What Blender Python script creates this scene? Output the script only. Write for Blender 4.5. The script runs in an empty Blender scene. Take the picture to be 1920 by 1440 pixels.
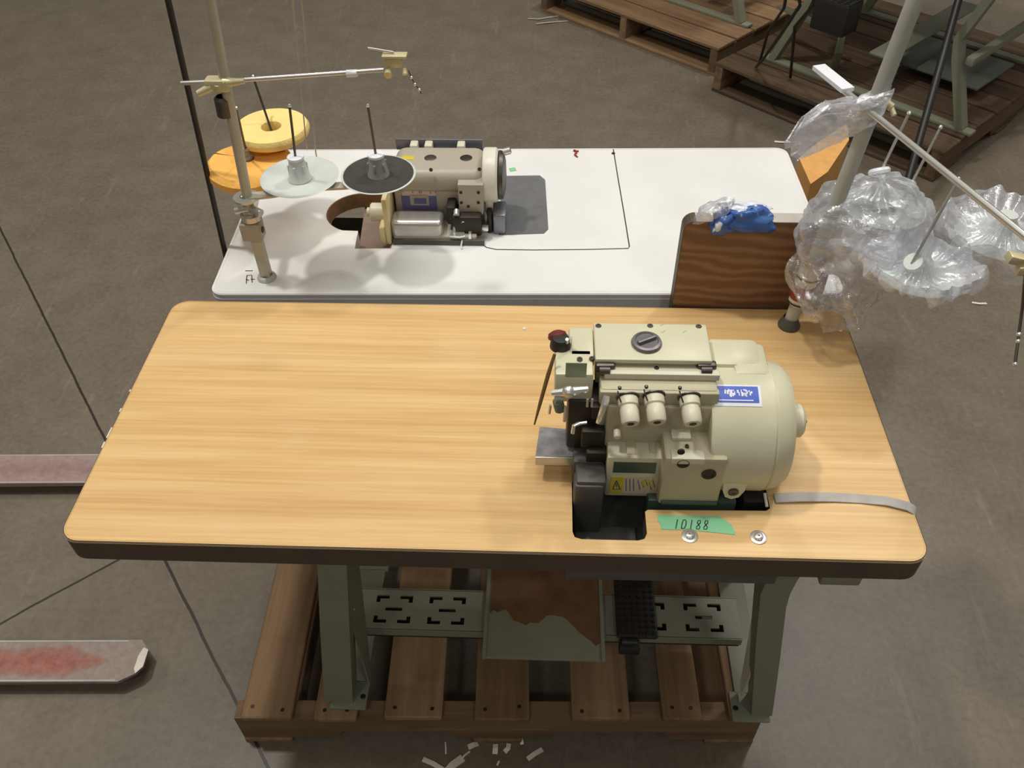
import bpy, bmesh, math, random
from mathutils import Vector, Matrix, noise
random.seed(7)
SC = bpy.context.scene
COL = SC.collection
PI = math.pi
Z0 = 0.80                      # height of the table tops; below, z = 0 is the table top and the floor lies at -0.80
FL = -Z0

# ------------------------------------------------------------------ camera
CAM = Vector((0.0737, -0.6591, 0.98825))
F_PX = 1603.9
def cam_axes():
    p, y, r = (math.radians(a) for a in (45.134, 2.9607, -1.0830))
    f = Vector((0, math.cos(p), -math.sin(p))); R = Vector((1, 0, 0)); U = Vector((0, math.sin(p), math.cos(p)))
    Z = Matrix.Rotation(y, 3, 'Z'); f, R, U = Z @ f, Z @ R, Z @ U
    return R*math.cos(r)+U*math.sin(r), -R*math.sin(r)+U*math.cos(r), f
CR, CU, CF = cam_axes()
def W(u, v, z=None, y=None, x=None):
    """the point of a known plane of the place (a table top, a board, the floor ...) that a measured image point lies on"""
    d = CF + CR*((u-960)/F_PX) + CU*((720-v)/F_PX)
    t = (z-CAM.z)/d.z if z is not None else (y-CAM.y)/d.y if y is not None else (x-CAM.x)/d.x
    return CAM + d*t
cam = bpy.data.cameras.new('camera'); co = bpy.data.objects.new('camera', cam); COL.objects.link(co)
cam.sensor_width = 36; cam.lens = F_PX/1920*36; cam.clip_start = .02
M = Matrix((CR, CU, -CF)).transposed().to_4x4(); M.translation = CAM + Vector((0, 0, Z0)); co.matrix_world = M
SC.camera = co

# ------------------------------------------------------------------ materials
def srgb(r, g, b):
    return tuple((c/255/12.92 if c/255 <= .04045 else ((c/255+.055)/1.055)**2.4) for c in (r, g, b)) + (1,)
class N:
    def __init__(s, name):
        s.m = bpy.data.materials.new(name); s.m.use_nodes = True; s.t = s.m.node_tree; s.b = s.t.nodes['Principled BSDF']
        s.out = s.t.nodes['Material Output']
    def n(s, kind, **kw):
        o = s.t.nodes.new(kind)
        for k, v in kw.items():
            if k in o.inputs: o.inputs[k].default_value = v
            else: setattr(o, k, v)
        return o
    def l(s, a, b): s.t.links.new(a, b)
    def coords(s, scale=(1, 1, 1), rot=(0, 0, 0), obj=True):
        t = s.n('ShaderNodeTexCoord'); m = s.n('ShaderNodeMapping'); m.inputs['Scale'].default_value = scale; m.inputs['Rotation'].default_value = rot
        s.l(t.outputs['Object'], m.inputs['Vector']); return m.outputs['Vector']
    def ramp(s, fac, stops):
        r = s.n('ShaderNodeValToRGB'); e = r.color_ramp.elements
        while len(e) < len(stops): e.new(.5)
        for i, (p, c) in enumerate(stops): e[i].position = p; e[i].color = c
        s.l(fac, r.inputs['Fac']); return r.outputs['Color']
    def mix(s, fac, a, b, blend='MIX'):
        m = s.n('ShaderNodeMix', data_type='RGBA', blend_type=blend)
        for i, v in ((0, fac), (6, a), (7, b)):
            if isinstance(v, (float, int, tuple)): m.inputs[i].default_value = v
            else: s.l(v, m.inputs[i])
        return m.outputs[2]
    def math(s, op, a, b=0.0, c=0.0):
        m = s.n('ShaderNodeMath', operation=op)
        for i, v in enumerate((a, b, c)):
            if isinstance(v, (float, int)): m.inputs[i].default_value = v
            else: s.l(v, m.inputs[i])
        return m.outputs[0]
    def noise(s, vec, scale, detail=4, rough=.55):
        o = s.n('ShaderNodeTexNoise', Scale=scale, Detail=detail, Roughness=rough); s.l(vec, o.inputs['Vector']); return o.outputs['Fac']
    def bump(s, h, dist, strength=1):
        o = s.n('ShaderNodeBump', Strength=strength, Distance=dist); s.l(h, o.inputs['Height']); s.l(o.outputs['Normal'], s.b.inputs['Normal'])
def plain(name, c, rough=.5, metal=0, var=.12, scale=14, bump=0, spec=.5):
    m = N(name); v = m.coords(); f = m.noise(v, scale, 5)
    a = tuple(x*(1-var) for x in c[:3])+(1,); b = tuple(min(1, x*(1+var)) for x in c[:3])+(1,)
    m.l(m.ramp(f, [(.3, a), (.7, b)]), m.b.inputs['Base Color'])
    m.b.inputs['Roughness'].default_value = rough; m.b.inputs['Metallic'].default_value = metal; m.b.inputs['Specular IOR Level'].default_value = spec
    if bump: m.bump(m.noise(v, scale*6, 3), bump)
    return m.m
def wood(name, c0, c1, c2, axis='y', sc=1.0, rough=.75, knots=False, bump=.0006):
    """grain lines run along the axis"""
    m = N(name); s = {'x': (2.2*sc, 46*sc, 46*sc), 'y': (46*sc, 2.2*sc, 46*sc)}[axis]
    g = m.noise(m.coords(s), 1, 5, .6); big = m.noise(m.coords(tuple(q*.12 for q in s)), 1.6, 3)
    info = m.n('ShaderNodeObjectInfo')
    col = m.ramp(g, [(.25, c0), (.5, c1), (.75, c2)])
    col = m.mix(.35, col, m.ramp(big, [(.35, c0), (.65, c2)]))
    tint = m.math('MULTIPLY_ADD', info.outputs['Random'], .5, .72)
    hs = m.n('ShaderNodeHueSaturation'); m.l(tint, hs.inputs['Value']); m.l(col, hs.inputs['Color']); col = hs.outputs['Color']
    st = m.noise(m.coords((1, 1, 1)), 9, 4)
    col = m.mix(m.math('MULTIPLY', m.ramp(st, [(.55, (0, 0, 0, 1)), (.75, (1, 1, 1, 1))]), .35), col, c0)
    m.l(col, m.b.inputs['Base Color']); m.b.inputs['Roughness'].default_value = rough; m.b.inputs['Specular IOR Level'].default_value = .25
    m.bump(g, bump); return m.m

def mat_floor():
    m = N('concrete'); v = m.coords()
    a = m.noise(v, 1.1, 6, .6); b = m.noise(v, 7, 6, .62); c = m.noise(v, 60, 4, .7)
    col = m.ramp(a, [(.3, srgb(99, 89, 75)), (.5, srgb(108, 98, 83)), (.7, srgb(119, 109, 94))])
    col = m.mix(.35, col, m.ramp(b, [(.33, srgb(88, 79, 66)), (.66, srgb(127, 117, 102))]))
    col = m.mix(.16, col, m.ramp(c, [(.3, srgb(72, 65, 55)), (.7, srgb(165, 157, 143))]))
    # scuffs
    sc = m.noise(m.coords((9, 1.2, 1), (0, 0, .7)), 2, 6, .7)
    col = m.mix(m.math('MULTIPLY', m.ramp(sc, [(.6, (0, 0, 0, 1)), (.72, (1, 1, 1, 1))]), .14), col, srgb(196, 188, 174))
    tc = m.n('ShaderNodeTexCoord'); sx = m.n('ShaderNodeSeparateXYZ'); m.l(tc.outputs['Object'], sx.inputs[0]); X, Y = sx.outputs[0], sx.outputs[1]
    wob = m.math('MULTIPLY', m.math('SUBTRACT', m.noise(v, 6, 4), .5), .010)
    def line(px, py, dx, dy, w, one_side=None):
        L = math.hypot(dx, dy); nx, ny = -dy/L, dx/L
        d = m.math('ADD', m.math('ADD', m.math('MULTIPLY', X, nx), m.math('MULTIPLY', Y, ny)), -(px*nx+py*ny))
        d = m.math('ABSOLUTE', m.math('ADD', d, wob)); k = m.math('LESS_THAN', d, w)
        if one_side is not None:      # ends where it meets the other joint
            ex, ey = dx/L, dy/L
            t = m.math('ADD', m.math('ADD', m.math('MULTIPLY', X, ex), m.math('MULTIPLY', Y, ey)), -(px*ex+py*ey))
            k = m.math('MULTIPLY', k, m.math('LESS_THAN', t, one_side))
        return k
    k1 = line(-1.168, .899, -.77, 1, .0034); k2 = line(-1.179, .302, .222, .188, .0030, .40)
    k = m.math('MAXIMUM', k1, k2)
    col = m.mix(m.math('MULTIPLY', k, .92), col, srgb(36, 31, 25))
    m.l(col, m.b.inputs['Base Color']); m.b.inputs['Roughness'].default_value = .40; m.b.inputs['Specular IOR Level'].default_value = .5
    m.bump(m.math('SUBTRACT', m.math('MULTIPLY', c, .3), m.math('MULTIPLY', k, .4)), .0009)
    return m.m
def mat_laminate():
    m = N('oak_laminate'); g = m.noise(m.coords((1.6, 62, 1)), 1, 4, .6); g2 = m.noise(m.coords((2.6, 150, 1)), 1.3, 3, .6); big = m.noise(m.coords((.7, 9, 1)), 1.6, 3)
    col = m.ramp(g, [(.3, srgb(199, 157, 100)), (.5, srgb(219, 180, 121)), (.72, srgb(233, 199, 142))])
    col = m.mix(.35, col, m.ramp(g2, [(.35, srgb(188, 144, 88)), (.65, srgb(234, 200, 144))]))
    col = m.mix(.3, col, m.ramp(big, [(.35, srgb(201, 158, 98)), (.65, srgb(235, 203, 150))]))
    st = m.noise(m.coords((1, 1.6, 1)), 5, 5)
    col = m.mix(m.math('MULTIPLY', m.ramp(st, [(.62, (0, 0, 0, 1)), (.8, (1, 1, 1, 1))]), .25), col, srgb(226, 206, 172))
    m.l(col, m.b.inputs['Base Color']); m.b.inputs['Roughness'].default_value = .42; m.b.inputs['Specular IOR Level'].default_value = .35
    m.bump(g2, .0002); return m.m
def mat_white_top():
    m = N('white_laminate'); v = m.coords(); f = m.noise(v, 3, 5, .6); d = m.noise(v, 45, 5, .7)
    col = m.ramp(f, [(.3, srgb(222, 221, 218)), (.7, srgb(234, 234, 232))])
    col = m.mix(m.math('MULTIPLY', m.ramp(d, [(.66, (0, 0, 0, 1)), (.8, (1, 1, 1, 1))]), .3), col, srgb(176, 166, 150))
    m.l(col, m.b.inputs['Base Color']); m.b.inputs['Roughness'].default_value = .4; m.b.inputs['Specular IOR Level'].default_value = .3
    return m.m
def mat_walnut():
    m = N('walnut_laminate'); v = m.coords((1, 1, 1)); w = m.n('ShaderNodeTexWave', wave_type='BANDS', bands_direction='Z', Scale=7.0, Distortion=9.0, Detail=4.0)
    w.inputs['Detail Scale'].default_value = .9; m.l(m.coords((.9, 1, 2.2), (0, -.22, 0)), w.inputs['Vector'])
    col = m.ramp(w.outputs['Fac'], [(.1, srgb(116, 82, 58)), (.55, srgb(130, 94, 68)), (.95, srgb(143, 108, 80))])
    m.l(col, m.b.inputs['Base Color']); m.b.inputs['Roughness'].default_value = .45
    return m.m
def mat_film(name, dens=.3, tint=(.86, .86, .9, 1), scale=30, bdist=.01):
    m = N(name); v = m.coords(); m.t.nodes.remove(m.b)
    n1 = m.noise(m.coords((1, 1, 2.2)), scale, 5, .6)
    bp = m.n('ShaderNodeBump', Strength=.9, Distance=bdist); m.l(n1, bp.inputs['Height'])
    gl = m.n('ShaderNodeBsdfGlossy', Roughness=.10); gl.inputs['Color'].default_value = (1, 1, 1, 1); m.l(bp.outputs['Normal'], gl.inputs['Normal'])
    df = m.n('ShaderNodeBsdfDiffuse'); df.inputs['Color'].default_value = tint; m.l(bp.outputs['Normal'], df.inputs['Normal'])
    trl = m.n('ShaderNodeBsdfTranslucent'); trl.inputs['Color'].default_value = tint
    mm = m.n('ShaderNodeMixShader'); mm.inputs[0].default_value = .35; m.l(df.outputs[0], mm.inputs[1]); m.l(trl.outputs[0], mm.inputs[2])
    tr = m.n('ShaderNodeBsdfTransparent'); tr.inputs['Color'].default_value = (.97, .97, .98, 1)
    body = m.n('ShaderNodeMixShader'); m.l(m.math('MULTIPLY', m.ramp(n1, [(.3, (.35, .35, .35, 1)), (.7, (1, 1, 1, 1))]), dens), body.inputs[0])
    m.l(tr.outputs[0], body.inputs[1]); m.l(mm.outputs[0], body.inputs[2])
    lw = m.n('ShaderNodeLayerWeight', Blend=.35); m.l(bp.outputs['Normal'], lw.inputs['Normal'])
    fin = m.n('ShaderNodeMixShader'); m.l(m.math('MULTIPLY_ADD', lw.outputs['Fresnel'], .40, .12), fin.inputs[0])
    m.l(body.outputs[0], fin.inputs[1]); m.l(gl.outputs[0], fin.inputs[2]); m.l(fin.outputs[0], m.out.inputs['Surface'])
    return m.m
def mat_worn_paint(name, paint, metal, thr=.5, scale=11):
    m = N(name); v = m.coords(); f = m.noise(v, scale, 7, .7); g = m.noise(v, 70, 4, .7)
    k = m.ramp(m.math('ADD', m.math('MULTIPLY', f, .7), m.math('MULTIPLY', g, .3)), [(thr-.06, (0, 0, 0, 1)), (thr+.06, (1, 1, 1, 1))])
    col = m.mix(k, metal, paint)
    m.l(col, m.b.inputs['Base Color']); m.b.inputs['Roughness'].default_value = .45; m.b.inputs['Metallic'].default_value = .15
    m.bump(g, .0006); return m.m
def mat_fork(red=True):
    m = N('worn_red_fork_steel'); v = m.coords(); f = m.noise(v, 8, 7, .7)
    tc = m.n('ShaderNodeTexCoord'); sx = m.n('ShaderNodeSeparateXYZ'); m.l(tc.outputs['Object'], sx.inputs[0])
    d = m.math('ABSOLUTE', sx.outputs[1])                     # paint worn away towards the edges and the tip
    tip = m.math('MULTIPLY', m.math('MAXIMUM', m.math('ADD', sx.outputs[0], .16), 0.0), 6.0)
    s = m.math('ADD', m.math('ADD', m.math('MULTIPLY', d, 14.0), tip), m.math('MULTIPLY', f, .9))
    col = m.ramp(s, [(.58, srgb(150, 66, 46)), (.84, srgb(146, 94, 78)), (1.0, srgb(140, 128, 120))]) if red else m.ramp(s, [(.5, srgb(150, 118, 116)), (.98, srgb(162, 142, 138))])
    col = m.mix(.3, col, m.ramp(m.noise(v, 50, 5, .7), [(.3, srgb(116, 92, 88)), (.7, srgb(190, 170, 162))]))
    m.l(col, m.b.inputs['Base Color']); m.b.inputs['Roughness'].default_value = .5; m.b.inputs['Metallic'].default_value = .2
    return m.m

def mat_packet():
    m = N('glossy_blue_packet'); a = m.noise(m.coords((1, 1, .35), (0, .5, 0)), 46, 2, .5); c = m.noise(m.coords(), 30, 3)
    k = m.ramp(a, [(.60, (0, 0, 0, 1)), (.635, (1, 1, 1, 1))])
    m.l(m.mix(k, m.ramp(c, [(.3, srgb(44, 78, 150)), (.7, srgb(78, 118, 186))]), srgb(222, 226, 238)), m.b.inputs['Base Color']); m.b.inputs['Roughness'].default_value = .3
    return m.m
MT = dict(
    floor=mat_floor(), oak=mat_laminate(), whitetop=mat_white_top(), walnut=mat_walnut(), fork=mat_fork(), forkp=mat_fork(False),
    edge=plain('dark_edge_band', srgb(84, 70, 56), .6), wedge=plain('grey_white_edge', srgb(190, 184, 174), .6),
    sage=plain('sage_green_enamel', srgb(132, 134, 114), .5, var=.06), sagedark=plain('dark_sage_enamel', srgb(96, 102, 90), .5),
    pale=plain('pale_grey_enamel', srgb(182, 184, 176), .45), cream=plain('cream_green_enamel', srgb(208, 205, 176), .38, var=.04),
    creamshade=plain('shaded_cream_enamel', srgb(186, 179, 150), .45, var=.06), white=plain('white_enamel', srgb(226, 222, 208), .4, var=.04),  # the greyer cream is the same enamel with shade put into its colour
    ivory=plain('ivory_plastic', srgb(212, 208, 184), .4, var=.03), greige=plain('greige_enamel', srgb(172, 164, 148), .4, var=.05),
    steel=plain('steel', srgb(200, 198, 192), .3, .7, .1), chrome=plain('bright_chrome', srgb(232, 232, 230), .2, .75, .05), dsteel=plain('dark_steel', srgb(96, 92, 86), .4, .8, .2),
    platem=plain('polished_plate', srgb(168, 164, 166), .3, .55, .3, 60),
    black=plain('black_plastic', srgb(38, 36, 34), .45), dark=plain('oily_black_metal', srgb(48, 42, 34), .5, .3, .3), rubber=plain('grey_rubber_mat', srgb(104, 104, 106), .8, var=.1, scale=60),
    char=plain('charcoal_cover', srgb(82, 80, 76), .5, var=.1), brass=plain('pale_brass', srgb(206, 196, 156), .4, .3, .12), olive=plain('olive_grey_metal', srgb(186, 182, 164), .45, .2, .06),
    kraft=plain('dull_orange_foam', srgb(214, 160, 92), .9, var=.08, scale=40), orange=plain('orange_foam', srgb(244, 184, 92), .9, var=.08, scale=40, bump=.001), yellow=plain('yellow_foam', srgb(244, 216, 138), .9, var=.06, scale=40, bump=.001),
    disc=plain('pale_grey_plastic', srgb(206, 212, 206), .35, var=.05), felt=plain('charcoal_felt', srgb(66, 62, 58), .95, var=.15, scale=60, bump=.0005),
    cone=plain('grey_plastic_cone', srgb(150, 150, 146), .4), blue=plain('blue_sticker', srgb(62, 92, 196), .4), ink=plain('black_ink', srgb(36, 34, 40), .7), violet=plain('violet_sticker', srgb(98, 92, 150), .5),
    stickw=plain('white_sticker', srgb(232, 232, 240), .4, var=.03), stickg=plain('dark_green_sticker', srgb(66, 86, 74), .4), sticks=plain('grey_green_sticker', srgb(142, 154, 122), .4),
    sticky=plain('yellow_sticker', srgb(206, 188, 48), .5), stickp=plain('pale_warning_sticker', srgb(206, 196, 168), .5), red=plain('red_plastic', srgb(150, 46, 42), .45), brownred=plain('faded_red_print', srgb(176, 120, 96), .6),
    tape=plain('green_masking_tape', srgb(132, 198, 152), .7, var=.05), ribbon=plain('grey_ribbon', srgb(176, 172, 168), .7, var=.12, scale=50), paper=plain('white_paper_scrap', srgb(226, 220, 206), .8),
    deck=wood('pallet_wood', srgb(104, 80, 56), srgb(140, 110, 80), srgb(168, 138, 106)), deckx=wood('pallet_stringer_wood', srgb(94, 74, 54), srgb(124, 100, 76), srgb(148, 122, 96), 'x'),
    olddeck=wood('old_pallet_wood', srgb(66, 52, 41), srgb(92, 74, 58), srgb(120, 98, 78)), oldx=wood('old_pallet_stringer', srgb(84, 64, 50), srgb(116, 92, 72), srgb(142, 116, 92), 'x'),
    thread=plain('ecru_thread', srgb(186, 172, 148), .8), packet=mat_packet(), packw=plain('glossy_white_packet', srgb(220, 222, 232), .35, var=.05),
    filmh=mat_film('dense_crinkled_film', .62, (.88, .90, .97, 1), 26, .006), film=mat_film('clear_plastic_film', .22), filmd=mat_film('dense_clear_plastic_film', .46, (.86, .87, .92, 1), 22, .006), filmt=mat_film('thin_clear_plastic_film', .15, (.85, .82, .8, 1), 22),
)

# ------------------------------------------------------------------ mesh building
class B:
    """collects shapes, then links them as one mesh object; coordinates are scene coordinates with the table top at z = 0"""
    def __init__(s): s.bm = bmesh.new(); s.mi = 0
    def _new(s, verts, faces):
        vs = [s.bm.verts.new(v) for v in verts]
        for f in faces:
            try: s.bm.faces.new([vs[i] for i in f]).material_index = s.mi
            except ValueError: pass
        return vs
    def box(s, lo, hi, bev=0.0, rot=None, seg=2, piv=None):
        t = bmesh.new(); bmesh.ops.create_cube(t, size=1)
        lo, hi = Vector(lo), Vector(hi); c = (lo+hi)/2; d = hi-lo
        for v in t.verts: v.co = Vector((v.co.x*d.x, v.co.y*d.y, v.co.z*d.z))
        if bev: bmesh.ops.bevel(t, geom=t.edges[:]+t.verts[:], offset=min(bev, min(d)*.49), segments=seg, affect='EDGES', profile=.5)
        R = rot or Matrix.Identity(3)
        p = Vector(piv) if piv is not None else c
        for v in t.verts: v.co = R @ (v.co + c - p) + p
        s._join(t); return s
    def _join(s, t):
        m = {v: s.bm.verts.new(v.co) for v in t.verts}
        for f in t.faces:
            try: s.bm.faces.new([m[v] for v in f.verts]).material_index = s.mi
            except ValueError: pass
        t.free()
    def cyl(s, p0, p1, r0, r1=None, n=24, bev=0.0):
        p0, p1 = Vector(p0), Vector(p1); r1 = r0 if r1 is None else r1; L = (p1-p0).length
        if bev: prof = [(0, 0), (r0-bev, 0), (r0, bev), (r1, L-bev), (r1-bev, L), (0, L)]
        else: prof = [(0, 0), (r0, 0), (r1, L), (0, L)]
        return s.lathe(prof, p0, p1-p0, n)
    def lathe(s, prof, o, axis=(0, 0, 1), n=32):
        Q = Vector(axis).normalized().to_track_quat('Z', 'Y').to_matrix(); o = Vector(o); vs = []; rings = []
        for r, h in prof:
            if r < 1e-6: rings.append([s.bm.verts.new(o + Q @ Vector((0, 0, h)))])
            else: rings.append([s.bm.verts.new(o + Q @ Vector((r*math.cos(2*PI*k/n), r*math.sin(2*PI*k/n), h))) for k in range(n)])
        for a, b in zip(rings, rings[1:]):
            for k in range(n):
                q = (k+1) % n
                f = [a[0], b[q], b[k]] if len(a) == 1 else [a[k], a[q], b[0]] if len(b) == 1 else [a[k], a[q], b[q], b[k]]
                if len(a) == 1 and len(b) == 1: continue
                s.bm.faces.new(f).material_index = s.mi
        return s
    def tube(s, path, r, n=10, closed=False, flat=None):
        """round tube, or with flat=(w, t) a flat strip of width w and thickness t"""
        P = [Vector(p) for p in path]; rings = []; prev = None
        for i, p in enumerate(P):
            t = (P[min(i+1, len(P)-1)]-P[max(i-1, 0)]).normalized()
            a = prev if prev is not None else (Vector((0, 0, 1)) if abs(t.z) < .9 else Vector((0, 1, 0)))
            sd = t.cross(a).normalized(); up = sd.cross(t).normalized(); prev = up
            if flat:
                w, h = flat; rings.append([s.bm.verts.new(p + sd*x*w/2 + up*y*h/2) for x, y in ((-1, -1), (1, -1), (1, 1), (-1, 1))])
            else:
                rr = r[i] if isinstance(r, (list, tuple)) else r
                rings.append([s.bm.verts.new(p + (sd*math.cos(2*PI*k/n)+up*math.sin(2*PI*k/n))*rr) for k in range(n)])
        m = len(rings[0])
        for a, b in zip(rings, rings[1:]):
            for k in range(m): s.bm.faces.new([a[k], a[(k+1) % m], b[(k+1) % m], b[k]]).material_index = s.mi
        for e, rv in ((rings[0], True), (rings[-1], False)): s.bm.faces.new(e[::-1] if rv else e).material_index = s.mi
        return s
    def prism(s, outer, z0, z1, holes=(), side=None, T=None):
        """polygon in the xy plane (with holes) extruded from z0 to z1; T maps points into place"""
        T = T or (lambda p: p); loops = [outer]+list(holes); t = bmesh.new(); edges = []
        for lp in loops:
            vs = [t.verts.new((p[0], p[1], 0)) for p in lp]
            edges += [t.edges.new((vs[i], vs[(i+1) % len(vs)])) for i in range(len(vs))]
        bmesh.ops.triangle_fill(t, use_beauty=True, use_dissolve=False, edges=edges, normal=(0, 0, 1))
        t.verts.index_update(); flat = [tuple(v.co) for v in t.verts]; tris = [[v.index for v in f.verts] for f in t.faces]; t.free()
        top = [s.bm.verts.new(T(Vector((x, y, z1)))) for x, y, _ in flat]; bot = [s.bm.verts.new(T(Vector((x, y, z0)))) for x, y, _ in flat]
        for f in tris:
            s.bm.faces.new([top[i] for i in f]).material_index = s.mi; s.bm.faces.new([bot[i] for i in f[::-1]]).material_index = s.mi
        k = 0
        for lp in loops:
            for i in range(len(lp)):
                a, b = k+i, k+(i+1) % len(lp)
                s.bm.faces.new([bot[a], bot[b], top[b], top[a]]).material_index = s.mi if side is None else side
            k += len(lp)
        return s
    def grid(s, fn, nu, nv, wrap=False):
        R = [[s.bm.verts.new(fn(i/(nu if wrap else nu-1), j/(nv-1))) for j in range(nv)] for i in range(nu)]
        for i in range(nu if wrap else nu-1):
            for j in range(nv-1):
                q = (i+1) % nu
                try: s.bm.faces.new([R[i][j], R[q][j], R[q][j+1], R[i][j+1]]).material_index = s.mi
                except ValueError: pass
        return s
    def done(s, name, mats, parent=None, smooth=40, label=None, fix=True, loc=None):
        if fix: bmesh.ops.recalc_face_normals(s.bm, faces=s.bm.faces[:])
        org = Vector(WORLD[parent.name]) if parent is not None and parent.name in WORLD else Vector(loc or (0, 0, 0))
        for v in s.bm.verts: v.co -= org
        me = bpy.data.meshes.new(name); s.bm.to_mesh(me); s.bm.free()
        for m in (mats if isinstance(mats, (list, tuple)) else [mats]): me.materials.append(MT[m])
        if smooth:
            for p in me.polygons: p.use_smooth = True
            me.set_sharp_from_angle(angle=math.radians(smooth))
        o = bpy.data.objects.new(name, me); COL.objects.link(o)
        if parent is not None: o.parent = parent; WORLD[o.name] = org
        else: o.location = org + Vector((0, 0, Z0)); WORLD[o.name] = org
        if label: o['label'] = label
        return o
WORLD = {}
def thing(name, label, cat, loc, group=None):
    o = bpy.data.objects.new(name, None); COL.objects.link(o); o.location = Vector(loc)+Vector((0, 0, Z0)); o.empty_display_size = .05
    WORLD[o.name] = Vector(loc); o['label'] = label; o['category'] = cat
    if group: o['group'] = group
    return o
def tag(o, label, cat, group=None):
    o['label'] = label; o['category'] = cat
    if group: o['group'] = group
    return o
def rrect(x0, y0, x1, y1, r, n=8):
    P = []
    for cx, cy, a in ((x1-r, y1-r, 0), (x0+r, y1-r, 90), (x0+r, y0+r, 180), (x1-r, y0+r, 270)):
        P += [(cx+r*math.cos(math.radians(a+90*k/n)), cy+r*math.sin(math.radians(a+90*k/n))) for k in range(n+1)]
    return P
def fb(x, y, z=0, s=1): return noise.noise(Vector((x*s, y*s, z*s)))
def RZ(a): return Matrix.Rotation(a, 3, 'Z')
def RX(a): return Matrix.Rotation(a, 3, 'X')
def RY(a): return Matrix.Rotation(a, 3, 'Y')
def screw(p, axis, r, parent, name='screw', mat='dsteel'):
    p = Vector(p); a = Vector(axis).normalized()
    b = B(); b.lathe([(0, -.002), (r, -.002), (r, .0006), (r*.8, .0014), (r*.35, .0014), (r*.3, .0004), (0, .0004)], p, a, 14); return b.done(name, mat, parent)

# ------------------------------------------------------------------ the setting
b = B(); b.box((-9, -4, FL-.1), (9, 12, FL)); fl = b.done('floor', 'floor', loc=(0, 0, FL), smooth=0); fl['kind'] = 'structure'

# ------------------------------------------------------------------ pallets
def pallet(label, loc, ang, w, d, boards, mats, hgt=.12, nails=False, group='wooden pallets on the floor'):
    """deck boards run along local y at the given x spans, stringers along local x"""
    md, mx = mats; t = thing('wooden_pallet', label, 'pallet', (0, 0, 0), group); R = RZ(ang)
    th = .016; z0, z1 = 0, hgt
    for k, (a, c) in enumerate(boards):
        q = B(); y0 = random.uniform(-.004, .004); e = random.uniform(-.004, .004)
        q.box((a, y0, z1-th), (c, d+e, z1), .003, seg=1); q.done('deck_board', md, t)
        for yy in ((.02, d*.5, d-.02) if nails else ()):
            for xx in (a+.02, c-.02):
                n_ = B(); n_.lathe([(0, 0), (.0045, 0), (.0035, .0008), (0, .0008)], (xx, yy+random.uniform(-.006, .006), z1-.0002), (0, 0, 1), 8); n_.done('nail', 'dark', t)
    for k, yy in enumerate((.004, d*.5-.019, d-.042)):
        zt, zb = z1-th, .014; prof = [(0, zb), (w*.18, zb), (w*.2, zb+.03), (w*.4, zb+.03), (w*.42, zb), (w*.6, zb), (w*.62, zb+.03), (w*.82, zb+.03), (w*.84, zb), (w, zb), (w, zt), (0, zt)]
        q = B(); q.prism(prof, 0, .038, T=lambda p, yy=yy: Vector((p.x, yy+.038-p.z, p.y))); q.done('stringer', mx, t, smooth=0)
    for a, c in ((0, .1), (w*.5-.05, w*.5+.05), (w-.1, w)):
        q = B(); q.box((a, 0, 0), (c, d, .014), .002, seg=1); q.done('bottom_board', md, t)
    t.location = Vector(loc)+Vector((0, 0, Z0)); t.rotation_euler = (0, 0, ang); WORLD[t.name] = Vector(loc)
    return t
# front pallet carries both sewing tables; its board positions are read off along its front edge
PX = -.535
xb = [(-.518, -.416), (-.371, -.286), (-.231, -.116), (-.05, .058), (.143, .258), (.323, .4), (.455, .518)]
pallet('weathered wooden pallet carrying both sewing tables, nearest to the camera', (PX, .05, FL), math.radians(1.6), 1.055, 1.24, [(a-PX-.0, c-PX) for a, c in xb], ('deck', 'deckx'), nails=True)
bw = [(0, .13), (.145, .275), (.285, .415), (.43, .56), (.57, .70), (.715, .845), (.855, .985), (.99, 1.12)]
pallet('brown wooden pallet under the sage machine stand behind the plastic bags', (1.54, 2.24, FL), math.radians(45), 1.12, 1.05, bw, ('olddeck', 'oldx'), .13)
pallet('tan wooden pallet at the top edge, farthest from the tables', (.83, 3.12, FL), math.radians(47), 1.1, 1.1, bw, ('deck', 'deckx'), .13)

def rim(o_in, o_out, z1, z0, name, mat, par, T=lambda p: p):
    b = B(); n = len(o_in)
    a = [b.bm.verts.new(T(Vector((p[0], p[1], z1)))) for p in o_in]; c = [b.bm.verts.new(T(Vector((p[0], p[1], z0)))) for p in o_out]
    for k in range(n): b.bm.faces.new([c[k], c[(k+1) % n], a[(k+1) % n], a[k]])
    return b.done(name, mat, par, smooth=50)
# ------------------------------------------------------------------ front sewing table
T1 = thing('sewing_table', 'oak-laminate sewing table on sage steel legs, carrying the cream overlock machine', 'table', (0, .26, -.69), 'industrial sewing tables')
def warp(p):   # slightly rotated to its measured corners
    return p
hole = [(.118, .024+.012), (.121, .027), (.130, .024), (.208, .024), (.217, .027), (.221, .036), (.221, .073), (.225, .0765), (.392, .0795), (.398, .084), (.398, .235), (.385, .245), (.125, .245), (.118, .238)]
b = B(); b.prism(rrect(-.598, .0015, .598, .5213, .028), -.0415, 0, [hole], side=1); b.done('tabletop', ['oak', 'edge'], T1, smooth=30)
b = B(); b.prism(rrect(-.6, 0, .6, .523, .03), -.043, -.0015, [rrect(-.5975, .002, .5975, .5208, .0278)]); b.done('edge_band', 'edge', T1, smooth=30, label='dark brown edge band')
rim(rrect(-.5965, .0035, .5965, .5195, .0275), rrect(-.6004, -.0004, .6004, .5234, .0302), .0004, -.003, 'edge_bevel', 'oak', T1)
b = B()   # chips of bare board along the left edge
for k in range(4):
    y = .17+(.0, .02, .075, .12)[k]; b.box((-.6006, y, -.003), (-.5985, y+(.012, .022, .008, .005)[k], .0006), .0004, seg=1)
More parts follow.
